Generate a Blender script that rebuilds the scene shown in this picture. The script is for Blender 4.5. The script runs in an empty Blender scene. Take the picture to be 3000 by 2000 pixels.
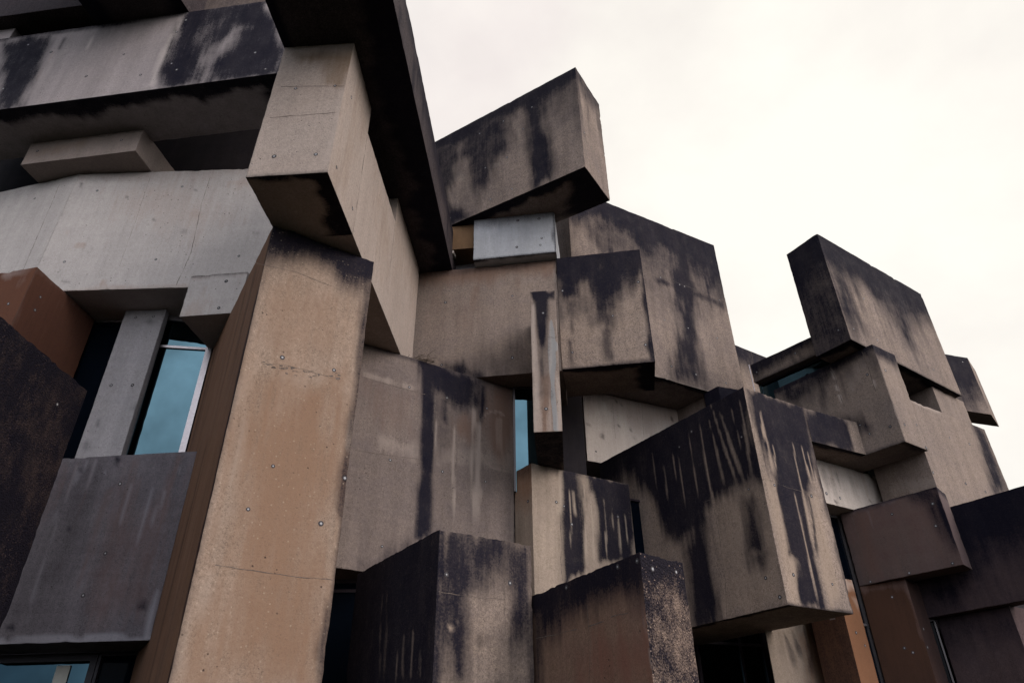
import bpy, math, random
import numpy as np
from mathutils import Vector, Matrix, noise as mnoise
random.seed(4)
S = bpy.context.scene
R = math.radians
# ------------------------------------------------------------ camera
cam = bpy.data.cameras.new('camera'); co = bpy.data.objects.new('camera', cam); S.collection.objects.link(co)
pitch, roll = R(32.29), R(-0.637)
fw = Vector((0, math.cos(pitch), math.sin(pitch))); rt = Vector((1, 0, 0)); up = rt.cross(fw)
rt2 = rt*math.cos(roll) + up*math.sin(roll); up2 = up*math.cos(roll) - rt*math.sin(roll)
m = Matrix((rt2, up2, -fw)).transposed().to_4x4(); m.translation = (0, 0, 1.6)
co.matrix_world = m
cam.sensor_width = 36; cam.lens = 2034.0/3000*36; cam.sensor_fit = 'HORIZONTAL'
cam.clip_start = .05; cam.clip_end = 3000
S.camera = co
S.render.resolution_x = 1024; S.render.resolution_y = 682
S.render.engine = 'CYCLES'
S.view_settings.view_transform = 'Standard'; S.view_settings.look = 'None'
S.view_settings.gamma = 1.0; S.view_settings.exposure = EXPO = 0.25
S.cycles.max_bounces = 5; S.cycles.diffuse_bounces = 2
# ------------------------------------------------------------ sky and sun
SUN_AZ, SUN_EL = 122.0, 27.0            # azimuth measured from +Y towards +X
w = bpy.data.worlds.new('World'); S.world = w; w.use_nodes = True
nt = w.node_tree; nt.nodes.clear()
def N(t, k, **a):
    n = t.nodes.new(k)
    for p, v in a.items(): setattr(n, p, v)
    return n
sky = N(nt, 'ShaderNodeTexSky', sky_type='NISHITA'); sky.sun_disc = False
sky.sun_elevation = R(SUN_EL); sky.sun_rotation = R(SUN_AZ)
tc = N(nt, 'ShaderNodeTexCoord')
sep = N(nt, 'ShaderNodeSeparateXYZ'); nt.links.new(tc.outputs['Generated'], sep.inputs[0])
# overcast cloud sheet: brightest ahead and to the right, heavier and bluer behind and to the left
dot = N(nt, 'ShaderNodeVectorMath', operation='DOT_PRODUCT'); nt.links.new(tc.outputs['Generated'], dot.inputs[0]); dot.inputs[1].default_value = (.62, .62, .34)
mp = N(nt, 'ShaderNodeMapping'); mp.inputs['Scale'].default_value = (1.0, 1.0, 1.3); nt.links.new(tc.outputs['Generated'], mp.inputs[0])
cl = N(nt, 'ShaderNodeTexNoise'); cl.inputs['Scale'].default_value = 1.7; cl.inputs['Detail'].default_value = 5; cl.inputs['Roughness'].default_value = .5; cl.inputs['Distortion'].default_value = .4
nt.links.new(mp.outputs[0], cl.inputs['Vector'])
ad = N(nt, 'ShaderNodeMath', operation='MULTIPLY_ADD'); nt.links.new(cl.outputs[0], ad.inputs[0]); ad.inputs[1].default_value = .55; nt.links.new(dot.outputs['Value'], ad.inputs[2])
c2 = N(nt, 'ShaderNodeTexNoise'); c2.inputs['Scale'].default_value = 1.9; c2.inputs['Detail'].default_value = 6; c2.inputs['Roughness'].default_value = .55; c2.inputs['Distortion'].default_value = .1; nt.links.new(mp.outputs[0], c2.inputs['Vector'])
cr = N(nt, 'ShaderNodeValToRGB'); nt.links.new(c2.outputs[0], cr.inputs[0]); cr.color_ramp.elements[0].position = .36; cr.color_ramp.elements[0].color = (.87, .85, .865, 1); cr.color_ramp.elements[1].position = .60; cr.color_ramp.elements[1].color = (1.03, 1.03, 1.02, 1)
rp = N(nt, 'ShaderNodeValToRGB'); nt.links.new(ad.outputs[0], rp.inputs[0])
rp.color_ramp.interpolation = 'EASE'
e = rp.color_ramp.elements; e[0].position = 0.0; e[0].color = (.34, .42, .52, 1); e[1].position = 1.0; e[1].color = (1.07, 1.03, .955, 1)
for p, c in ((.30, (.55, .58, .62, 1)), (.62, (.80, .77, .76, 1)), (.86, (1.0, .935, .895, 1))):
    x = e.new(p); x.color = c
sc = N(nt, 'ShaderNodeMixRGB', blend_type='MIX'); sc.inputs[0].default_value = .90
bg1 = N(nt, 'ShaderNodeBackground'); bg1.inputs[1].default_value = .08
bg2 = N(nt, 'ShaderNodeBackground'); bg2.inputs[1].default_value = 0.86
# added glow low behind the viewer, slightly right, to lift sheltered front faces
dn = N(nt, 'ShaderNodeVectorMath', operation='DOT_PRODUCT'); nt.links.new(tc.outputs['Generated'], dn.inputs[0]); dn.inputs[1].default_value = (.26, -.92, .30)
lr = N(nt, 'ShaderNodeValToRGB'); lr.color_ramp.interpolation = 'EASE'; lr.color_ramp.elements[0].position = .45; lr.color_ramp.elements[0].color = (0, 0, 0, 1); lr.color_ramp.elements[1].position = .95; lr.color_ramp.elements[1].color = (2.25, 2.18, 2.18, 1)
nt.links.new(dn.outputs['Value'], lr.inputs[0])
cm = N(nt, 'ShaderNodeMixRGB', blend_type='MULTIPLY'); cm.inputs[0].default_value = 1.0; nt.links.new(rp.outputs[0], cm.inputs[1]); nt.links.new(cr.outputs[0], cm.inputs[2])
lm = N(nt, 'ShaderNodeMixRGB', blend_type='ADD'); lm.inputs[0].default_value = 1.0; nt.links.new(cm.outputs[0], lm.inputs[1]); nt.links.new(lr.outputs[0], lm.inputs[2])
nt.links.new(sky.outputs[0], bg1.inputs[0]); nt.links.new(lm.outputs[0], bg2.inputs[0])
mx = N(nt, 'ShaderNodeMixShader'); mx.inputs[0].default_value = .93
nt.links.new(bg1.outputs[0], mx.inputs[1]); nt.links.new(bg2.outputs[0], mx.inputs[2])
wo = N(nt, 'ShaderNodeOutputWorld'); nt.links.new(mx.outputs[0], wo.inputs[0])
sl = bpy.data.lights.new('sun', 'SUN'); so = bpy.data.objects.new('sun', sl); S.collection.objects.link(so)
sl.energy = 2.0; sl.angle = R(36); sl.color = (1.0, .90, .81)
dsun = Vector((math.sin(R(SUN_AZ))*math.cos(R(SUN_EL)), math.cos(R(SUN_AZ))*math.cos(R(SUN_EL)), math.sin(R(SUN_EL))))
so.rotation_euler = dsun.to_track_quat('Z', 'Y').to_euler()

# ------------------------------------------------------------ materials
MATS = {}
def ramp(t, src, p0, p1, c0=(0, 0, 0, 1), c1=(1, 1, 1, 1)):
    r = N(t, 'ShaderNodeValToRGB'); r.color_ramp.elements[0].position = p0; r.color_ramp.elements[1].position = p1
    r.color_ramp.elements[0].color = c0; r.color_ramp.elements[1].color = c1
    t.links.new(src, r.inputs[0]); return r.outputs[0]
def tnoise(t, vec, scale, detail=3, rough=.55, stretch=None, seed=0, dist=0):
    n = N(t, 'ShaderNodeTexNoise'); n.inputs['Scale'].default_value = scale; n.inputs['Detail'].default_value = detail
    n.inputs['Roughness'].default_value = rough; n.inputs['Distortion'].default_value = dist
    m_ = N(t, 'ShaderNodeMapping'); m_.inputs['Location'].default_value = (seed*3.7, seed*1.3, seed*7.1)
    if stretch: m_.inputs['Scale'].default_value = stretch
    t.links.new(vec, m_.inputs[0]); t.links.new(m_.outputs[0], n.inputs['Vector']); return n.outputs[0]
def mth(t, op, a, b=None, c=None, clamp=False):
    n = N(t, 'ShaderNodeMath', operation=op); n.use_clamp = clamp
    for i, x in enumerate((a, b, c)):
        if x is None: continue
        if isinstance(x, (int, float)): n.inputs[i].default_value = x
        else: t.links.new(x, n.inputs[i])
    return n.outputs[0]
def mix(t, fac, a, b, mode='MIX'):
    n = N(t, 'ShaderNodeMixRGB', blend_type=mode)
    for i, x in ((0, fac), (1, a), (2, b)):
        if isinstance(x, (int, float)): n.inputs[i].default_value = x
        elif isinstance(x, tuple): n.inputs[i].default_value = (*x, 1)
        else: t.links.new(x, n.inputs[i])
    return n.outputs[0]
def concrete(name, base, alt, streaky=.5, speck=.5, pores=1.0, dark=(.0048, .0046, .0108), rust=(.23, .095, .038), pale=(.40, .34, .31), grain=.35, seed=0, bump=.5, flecks=0.0):
    mt = bpy.data.materials.new(name); mt.use_nodes = True; t = mt.node_tree; t.nodes.clear()
    tcn = N(t, 'ShaderNodeTexCoord'); v = tcn.outputs['Object']
    at = N(t, 'ShaderNodeAttribute', attribute_name='wear_shade'); sp = N(t, 'ShaderNodeSeparateColor'); t.links.new(at.outputs['Color'], sp.inputs[0])
    big = tnoise(t, v, .9, 4, .6, seed=seed); med = tnoise(t, v, 4.5, 5, .65, seed=seed+1)
    fine = tnoise(t, v, 55, 3, .7, seed=seed+2); grit = tnoise(t, v, 90, 2, .8, seed=seed+3); gr2 = tnoise(t, v, 30, 3, .8, seed=seed+8)
    vst = tnoise(t, v, 5.5, 5, .62, (1, 1, .10), seed+4); vst2 = tnoise(t, v, 22, 4, .65, (1, 1, .07), seed+5)
    hst = tnoise(t, v, 3.0, 4, .6, (.35, .35, 3.0), seed+6)
    cfac = mth(t, 'ADD', mth(t, 'MULTIPLY', big, .45), mth(t, 'ADD', mth(t, 'MULTIPLY', med, .35), mth(t, 'MULTIPLY', hst, .2)))
    col = mix(t, ramp(t, cfac, .38, .62), base, alt)
    # tonal mottling, streaks and grain multiply the pigment
    def mod(c, src, amt, lo=.3, hi=.7):
        r_ = ramp(t, src, lo, hi, (1-amt,)*3+(1,), (1+amt*.6,)*3+(1,)); return mix(t, 1.0, c, r_, 'MULTIPLY')
    col = mod(col, vst, .30*streaky); col = mod(col, vst2, .18*streaky); col = mod(col, med, .16); col = mod(col, fine, grain*.55); col = mod(col, grit, grain*.8, .3, .7); col = mod(col, gr2, grain*.38, .34, .66)
    # rust, grey patches, pale lime
    def chan(src, nz, k, lo, hi):
        return ramp(t, mth(t, 'ADD', src, mth(t, 'MULTIPLY', mth(t, 'SUBTRACT', nz, .5), k)), lo, hi)
    nzm = mth(t, 'ADD', mth(t, 'MULTIPLY', vst2, .4), mth(t, 'ADD', mth(t, 'MULTIPLY', med, .35), mth(t, 'MULTIPLY', fine, .25)))
    rf = mth(t, 'MULTIPLY', chan(sp.outputs[1], nzm, 1.3, .15, .95), .85)
    col = mix(t, rf, col, mod(mix(t, 1.0, rust, rust, 'MIX'), nzm, .35))
    gf = mth(t, 'MULTIPLY', chan(at.outputs['Alpha'], med, .5, .35, .5), .85); col = mix(t, gf, col, (.20, .205, .215))
    pf = mth(t, 'MULTIPLY', chan(sp.outputs[2], nzm, 1.2, .2, .9), .8); col = mix(t, pf, col, pale)
    # black algae and painted underside shade, fibrous vertical borders and grainy lichen speckle
    nb = mth(t, 'ADD', mth(t, 'MULTIPLY', vst2, .22), mth(t, 'ADD', mth(t, 'MULTIPLY', med, .22), mth(t, 'ADD', mth(t, 'MULTIPLY', fine, .30), mth(t, 'MULTIPLY', grit, .26))))
    bf = chan(sp.outputs[0], nb, 2.7, .0, .88)
    bf = mth(t, 'MULTIPLY', bf, ramp(t, mth(t, 'ADD', mth(t, 'MULTIPLY', tnoise(t, v, 3.2, 6, .72, (1, 1, .35), seed+9), .6), mth(t, 'MULTIPLY', grit, .4)), .42, .60, (1, 1, 1, 1), (.955, .955, .955, 1)))
    blot = ramp(t, mth(t, 'ADD', mth(t, 'MULTIPLY', gr2, .5), mth(t, 'MULTIPLY', grit, .5)), .53, .68)
    dk = mix(t, mth(t, 'MULTIPLY', blot, .17*speck+.03), dark, (.085, .070, .074))
    dk = mix(t, mth(t, 'MULTIPLY', ramp(t, vst, .48, .75), .16), dk, (.022, .020, .030))
    col = mix(t, mth(t, 'MULTIPLY', bf, .995), col, dk)
    # air pores
    vo = N(t, 'ShaderNodeTexVoronoi'); vo.inputs['Scale'].default_value = 13; vo.inputs['Randomness'].default_value = 1; t.links.new(v, vo.inputs['Vector'])
    sel = ramp(t, tnoise(t, v, 2.6, 2, seed=seed+7), .50, .62)
    po = mth(t, 'MULTIPLY', ramp(t, vo.outputs['Distance'], .05, .13, (1, 1, 1, 1), (0, 0, 0, 1)), mth(t, 'MULTIPLY', sel, pores), clamp=True)
    col = mix(t, mth(t, 'MULTIPLY', po, .75), col, (.02, .016, .018))
    if flecks:
        fv = N(t, 'ShaderNodeTexVoronoi'); fv.inputs['Scale'].default_value = 38; t.links.new(v, fv.inputs['Vector'])
        fs_ = N(t, 'ShaderNodeSeparateColor'); t.links.new(fv.outputs['Color'], fs_.inputs[0])
        ff_ = mth(t, 'MULTIPLY', ramp(t, fs_.outputs[0], .90, .95), ramp(t, fv.outputs['Distance'], .22, .34, (1, 1, 1, 1), (0, 0, 0, 1)))
        col = mix(t, mth(t, 'MULTIPLY', ff_, flecks), col, (.46, .38, .30))
        fd_ = mth(t, 'MULTIPLY', ramp(t, fs_.outputs[1], .84, .9), ramp(t, fv.outputs['Distance'], .22, .36, (1, 1, 1, 1), (0, 0, 0, 1)))
        col = mix(t, mth(t, 'MULTIPLY', fd_, flecks), col, (.07, .045, .035))
    bs = N(t, 'ShaderNodeBsdfPrincipled'); t.links.new(col, bs.inputs['Base Color'])
    t.links.new(ramp(t, med, .3, .7, (.72,)*3+(1,), (.93,)*3+(1,)), bs.inputs['Roughness']); bs.inputs['Specular IOR Level'].default_value = .08
    h = mth(t, 'ADD', mth(t, 'MULTIPLY', fine, .35), mth(t, 'ADD', mth(t, 'MULTIPLY', grit, .35*speck+.1), mth(t, 'MULTIPLY', med, .6)))
    h = mth(t, 'SUBTRACT', h, mth(t, 'MULTIPLY', po, 1.2))
    bv = N(t, 'ShaderNodeBevel'); bv.samples = 3; bv.inputs['Radius'].default_value = .014
    bu = N(t, 'ShaderNodeBump'); bu.inputs['Strength'].default_value = bump; bu.inputs['Distance'].default_value = .012
    t.links.new(h, bu.inputs['Height']); t.links.new(bv.outputs[0], bu.inputs['Normal']); t.links.new(bu.outputs[0], bs.inputs['Normal'])
    ou = N(t, 'ShaderNodeOutputMaterial'); t.links.new(bs.outputs[0], ou.inputs[0])
    MATS[name] = mt
def pebble(name, lite, darkc, seed=0, bias=.5):
    mt = bpy.data.materials.new(name); mt.use_nodes = True; t = mt.node_tree; t.nodes.clear()
    v = N(t, 'ShaderNodeTexCoord').outputs['Object']
    at = N(t, 'ShaderNodeAttribute', attribute_name='wear_shade'); sp = N(t, 'ShaderNodeSeparateColor'); t.links.new(at.outputs['Color'], sp.inputs[0])
    vo = N(t, 'ShaderNodeTexVoronoi'); vo.inputs['Scale'].default_value = 62; t.links.new(v, vo.inputs['Vector'])
    big = tnoise(t, v, 1.6, 5, .7, (1, 1, .6), seed); med = tnoise(t, v, 9, 4, .7, (1, 1, .5), seed+1); fine = tnoise(t, v, 70, 3, .75, seed=seed+2)
    f = mth(t, 'ADD', mth(t, 'MULTIPLY', big, .3), mth(t, 'ADD', mth(t, 'MULTIPLY', med, .35), mth(t, 'MULTIPLY', fine, .35)))
    col = mix(t, ramp(t, mth(t, 'SUBTRACT', f, mth(t, 'MULTIPLY', sp.outputs[0], .14)), bias-.05, bias+.09), darkc, lite)
    sc_ = N(t, 'ShaderNodeSeparateColor'); t.links.new(vo.outputs['Color'], sc_.inputs[0])
    bright = mth(t, 'MULTIPLY', ramp(t, sc_.outputs[0], .90, .94), ramp(t, vo.outputs['Distance'], .30, .38, (1, 1, 1, 1), (0, 0, 0, 1)))
    col = mix(t, mth(t, 'MULTIPLY', bright, .8), col, tuple(min(1, c*1.6) for c in lite))
    bs = N(t, 'ShaderNodeBsdfPrincipled'); t.links.new(col, bs.inputs['Base Color']); bs.inputs['Roughness'].default_value = .85; bs.inputs['Specular IOR Level'].default_value = .1
    bu = N(t, 'ShaderNodeBump'); bu.inputs['Strength'].default_value = .9; bu.inputs['Distance'].default_value = .02
    t.links.new(mth(t, 'ADD', mth(t, 'MULTIPLY', vo.outputs['Distance'], -.8), fine), bu.inputs['Height']); t.links.new(bu.outputs[0], bs.inputs['Normal'])
    ou = N(t, 'ShaderNodeOutputMaterial'); t.links.new(bs.outputs[0], ou.inputs[0]); MATS[name] = mt
def simple(name, col, rough=.5, metal=0, nz=0, scale=20):
    mt = bpy.data.materials.new(name); mt.use_nodes = True; t = mt.node_tree; t.nodes.clear()
    bs = N(t, 'ShaderNodeBsdfPrincipled'); bs.inputs['Roughness'].default_value = rough; bs.inputs['Metallic'].default_value = metal
    v = N(t, 'ShaderNodeTexCoord').outputs['Object']; n = tnoise(t, v, scale, 4)
    c = mix(t, ramp(t, n, .3, .7), tuple(x*(1-nz) for x in col), tuple(min(1, x*(1+nz)) for x in col)); t.links.new(c, bs.inputs['Base Color'])
    ou = N(t, 'ShaderNodeOutputMaterial'); t.links.new(bs.outputs[0], ou.inputs[0]); MATS[name] = mt; return mt, bs, t
concrete('tan', (.30, .222, .175), (.265, .20, .162), streaky=.5, grain=.5, pores=1.0, rust=(.185, .112, .074), pale=(.36, .295, .25), seed=1, bump=.6, flecks=.22)
concrete('warmpale', (.38, .32, .29), (.34, .28, .25), streaky=.3, grain=.35, seed=2, rust=(.16, .105, .065))
concrete('slabside', (.055, .045, .052), (.085, .068, .07), streaky=.6, speck=1, grain=.9, seed=3)
concrete('palegrey', (.32, .285, .29), (.28, .25, .26), streaky=.5, grain=.3, seed=4, pale=(.38, .34, .33), rust=(.26, .17, .115))
concrete('midwarm', (.29, .24, .215), (.25, .205, .19), streaky=.4, grain=.3, seed=5, rust=(.24, .155, .10))
concrete('pale', (.475, .44, .43), (.405, .375, .37), streaky=.3, grain=.22, seed=6, pores=1.3, rust=(.33, .24, .20))
concrete('greyblue', (.32, .305, .32), (.26, .25, .27), streaky=.4, grain=.3, seed=7, pale=(.27, .26, .27))
concrete('bluegrey', (.15, .138, .156), (.10, .090, .105), streaky=.7, grain=.4, seed=8, rust=(.13, .075, .065), pale=(.20, .195, .225))
concrete('brown', (.10, .048, .036), (.07, .036, .032), streaky=.3, grain=.2, seed=9, pores=.2, rust=(.115, .050, .030), pale=(.20, .15, .14), bump=.2)
concrete('mid', (.265, .208, .178), (.205, .165, .15), streaky=.5, grain=.5, seed=10, rust=(.15, .09, .065))
concrete('mid2', (.31, .24, .20), (.225, .18, .16), streaky=.7, grain=.65, seed=11, speck=.9, pale=(.34, .26, .20))
concrete('mid3', (.29, .227, .195), (.205, .165, .152), streaky=.8, grain=.7, seed=12, speck=.8, pale=(.27, .23, .20))
concrete('ochre', (.19, .115, .062), (.13, .08, .05), streaky=.5, grain=.3, seed=25, rust=(.14, .08, .04))
concrete('midg', (.195, .155, .138), (.145, .118, .113), streaky=.5, grain=.45, seed=24, rust=(.13, .08, .062), pale=(.30, .25, .225))
concrete('blue', (.36, .37, .395), (.31, .32, .35), streaky=.6, grain=.2, seed=13, pale=(.36, .36, .38))
concrete('orange', (.21, .105, .06), (.17, .09, .055), streaky=.3, grain=.15, seed=14, pores=.3, pale=(.42, .32, .27), rust=(.22, .098, .05), bump=.2)
concrete('cream', (.52, .46, .42), (.46, .40, .37), streaky=.5, grain=.2, seed=15, rust=(.24, .16, .12))
concrete('cream2', (.33, .265, .215), (.27, .215, .18), streaky=.7, grain=.35, seed=16, speck=.9, pale=(.40, .33, .27))
concrete('mauve', (.125, .094, .090), (.09, .064, .068), streaky=.35, grain=.25, seed=17, pores=.4, rust=(.125, .072, .058), pale=(.20, .17, .19), bump=.25)
concrete('mauve2', (.10, .068, .070), (.07, .05, .055), streaky=.6, grain=.35, seed=18, pores=.4)
concrete('rust', (.055, .032, .028), (.04, .026, .026), streaky=.4, grain=.25, seed=19, pores=.3, rust=(.065, .032, .020), pale=(.17, .12, .115), bump=.25)
concrete('tanbrown', (.225, .145, .105), (.18, .11, .085), streaky=.4, grain=.4, seed=20, rust=(.17, .075, .055), pale=(.24, .21, .20))
concrete('darkstain', (.08, .065, .07), (.05, .042, .05), streaky=.7, grain=.6, seed=21, speck=1)
concrete('rustside', (.19, .115, .08), (.14, .088, .07), streaky=1.0, grain=.3, seed=23, pores=.3, rust=(.23, .115, .062))
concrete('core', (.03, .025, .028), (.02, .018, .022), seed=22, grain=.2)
pebble('pebble', (.038, .026, .025), (.006, .005, .010), 1, .54)
pebble('pebble_face', (.20, .145, .118), (.012, .010, .016), 2, .49)
simple('plug', (.24, .24, .26), .6, 0, .3, 300); simple('plug_shadow', (.03, .026, .03), .9, 0, .3, 200); simple('seam', (.085, .066, .058), .95, 0, .5, 60)
simple('alu', (.30, .28, .30), .38, .8, .1, 40); simple('dark', (.022, .016, .022), .35, .2, .2, 30)
simple('reflection_strip', (.62, .62, .58), .8, 0, .12, 6)
g_, gb_, gt_ = simple('glass', (.046, .088, .112), .02, 1.0, .28, 1.3)
d_, db_, dt_ = simple('darkglass', (.0015, .003, .006), .04, 0.0, .1, 3.0); db_.inputs['Specular IOR Level'].default_value = .03
simple('twig', (.05, .035, .025), .9, 0, .3, 50); simple('bark', (.045, .035, .03), .95, 0, .4, 12)
gm_, gbs_, gt2_ = simple('ground', (.020, .021, .015), .95, 0, .5, 3.0); gbs_.inputs['Specular IOR Level'].default_value = 0

# ------------------------------------------------------------ helpers
def vn(x, y, seed):
    x = np.asarray(x, float); y = np.asarray(y, float)
    xi = np.floor(x); yi = np.floor(y); fx = x-xi; fy = y-yi; fx = fx*fx*(3-2*fx); fy = fy*fy*(3-2*fy)
    def h(a, b):
        s_ = np.sin(a*127.1 + b*311.7 + seed*74.7)*43758.5453; return s_-np.floor(s_)
    return (h(xi, yi)*(1-fx)+h(xi+1, yi)*fx)*(1-fy) + (h(xi, yi+1)*(1-fx)+h(xi+1, yi+1)*fx)*fy
def sstep(x, a, b):
    t_ = np.clip((x-a)/(b-a), 0, 1); return t_*t_*(3-2*t_)
def paint(c, ch, s, val):
    if s >= 0: c[..., ch] = np.maximum(c[..., ch], s*val)
    else: c[..., ch] *= 1-np.clip(-s*val, 0, 1)
def wear_shade(prims, U, V, L, H, seed, XY=None, sides=None):
    c = np.zeros(U.shape+(4,)); rs = random.Random(seed*13+5)
    for k, p in enumerate(prims):
        t_ = p[0]; sd = seed+k*7.3
        if t_ == 'band':
            _, ch, D, s, ua, ub = p
            d = D*(.45+.9*vn(U*2.2, U*0, sd)+.35*vn(U*9, U*0, sd+2)); val = 1-sstep(V/d, .25, 1.25)
            if ua > -90: val = val*sstep(U, min(ua, ub)-.1, min(ua, ub)+.1)*(1-sstep(U, max(ua, ub)-.1, max(ua, ub)+.1))
            paint(c, ch, s, val)
        elif t_ == 'bband':
            _, ch, D, s = p; d = D*(.3+1.4*vn(U*3, U*0, sd)+.5*vn(U*14, U*0, sd+2)); paint(c, ch, s, 1-sstep((H-V)/d, .6, 1.1))
        elif t_ == 'edge':
            _, ch, D, s, e_ = p; q = {'l': U, 'r': L-U, 't': V, 'b': H-V}[e_]; o = V if e_ in 'lr' else U
            d = D*(.35+1.3*vn(o*4, o*0, sd)); paint(c, ch, s, 1-sstep(q/d, .4, 1.2))
        elif t_ == 'poly':
            _, ch, soft, s, pts = p; P_ = np.array(pts); n = len(P_); ins = np.zeros(U.shape, bool); dm = np.full(U.shape, 1e9)
            for i in range(n):
                a, b = P_[i], P_[(i+1) % n]; ab = b-a; ll_ = max(ab@ab, 1e-9)
                tt = np.clip(((U-a[0])*ab[0]+(V-a[1])*ab[1])/ll_, 0, 1); dm = np.minimum(dm, np.hypot(U-a[0]-tt*ab[0], V-a[1]-tt*ab[1]))
                cr = ((a[1] > V) != (b[1] > V)) & (U < (b[0]-a[0])*(V-a[1])/((b[1]-a[1]) if abs(b[1]-a[1]) > 1e-9 else 1e-9)+a[0]); ins ^= cr
            sdist = np.where(ins, dm, -dm) + (vn(U*7, V*2, sd)-.5)*(soft*1.2+.04) + (vn(U*24, V*3, sd+3)-.5)*(soft*.9+.03)
            paint(c, ch, s, sstep(sdist, -soft*1.7-.015, soft*1.5))
        elif t_ == 'streak':
            _, ch, u0, v0, u1, v1, w_, s = p
            tt = (V-v0)/max(v1-v0, 1e-6); uc = u0+(u1-u0)*np.clip(tt, 0, 1) + (vn(V*3, V*0, sd)-.5)*w_*.6
            ww = w_*(.3+.7*np.clip(tt*1.8, 0, 1))*(.7+.6*vn(V*7, V*0, sd+1))
            val = (1-sstep(np.abs(U-uc)/np.maximum(ww, 1e-3), .25, .85))*sstep(tt, -.03, .05)*(1-sstep(tt, .75, 1.05)); paint(c, ch, s, val)
        elif t_ == 'runs':
            _, ch, ua, ub, va, vb, n, sd2, s = p; rr = random.Random(sd2)
            for i in range(n):
                u0 = rr.uniform(ua, ub); v0 = va if rr.random() < .6 else rr.uniform(va, (va+vb)/2); v1 = v0+(vb-va)*rr.uniform(.25, 1); w_ = rr.uniform(.015, .11)
                tt = (V-v0)/(v1-v0); val = (1-sstep(np.abs(U-u0-(vn(V*3, V*0, sd2+i)-.5)*.05)/w_, .2, 1.1))*sstep(tt, -.02, .05)*(1-sstep(tt, .4, 1)); paint(c, ch, s*rr.uniform(.4, 1), val)
        elif t_ == 'blotch':
            _, ch, n, sd2, r_, s = p; rr = random.Random(sd2)
            for i in range(n):
                u0 = rr.uniform(0, L); v0 = rr.uniform(0, H); r0 = r_*rr.uniform(.4, 1.3)
                paint(c, ch, s*rr.uniform(.4, 1), 1-sstep(np.hypot((U-u0)*rr.uniform(.6, 1.4), V-v0)/r0+(vn(U*12, V*12, sd2+i)-.5), .3, 1.1))
        elif t_ == 'arc':
            _, ch, cc, r_, w_, s = p; q = np.hypot(U-cc[0], (V-cc[1])*.8); paint(c, ch, s, (1-sstep(np.abs(q-r_)/w_, .3, 1.2))*(U < cc[0]+.1))
        elif t_ == 'edgeB' and sides is not None:
            _, ch, D, s, sid = p; a, b = sides[sid]; tx = (b-a)/np.linalg.norm(b-a); q = np.abs((XY[..., 0]-a[0])*(-tx[1])+(XY[..., 1]-a[1])*tx[0]); o = (XY[..., 0]-a[0])*tx[0]+(XY[..., 1]-a[1])*tx[1]
            d = D*(.35+1.0*vn(o*3, o*0, sd)+.5*vn(o*11, o*0, sd+1)); paint(c, ch, s, 1-sstep(q/d, .55, 1.1))
    return c
def link(name, me, parent=None, mats=()):
    o = bpy.data.objects.new(name, me); S.collection.objects.link(o)
    if parent: o.parent = parent
    for m_ in mats: me.materials.append(MATS[m_])
    return o
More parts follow.
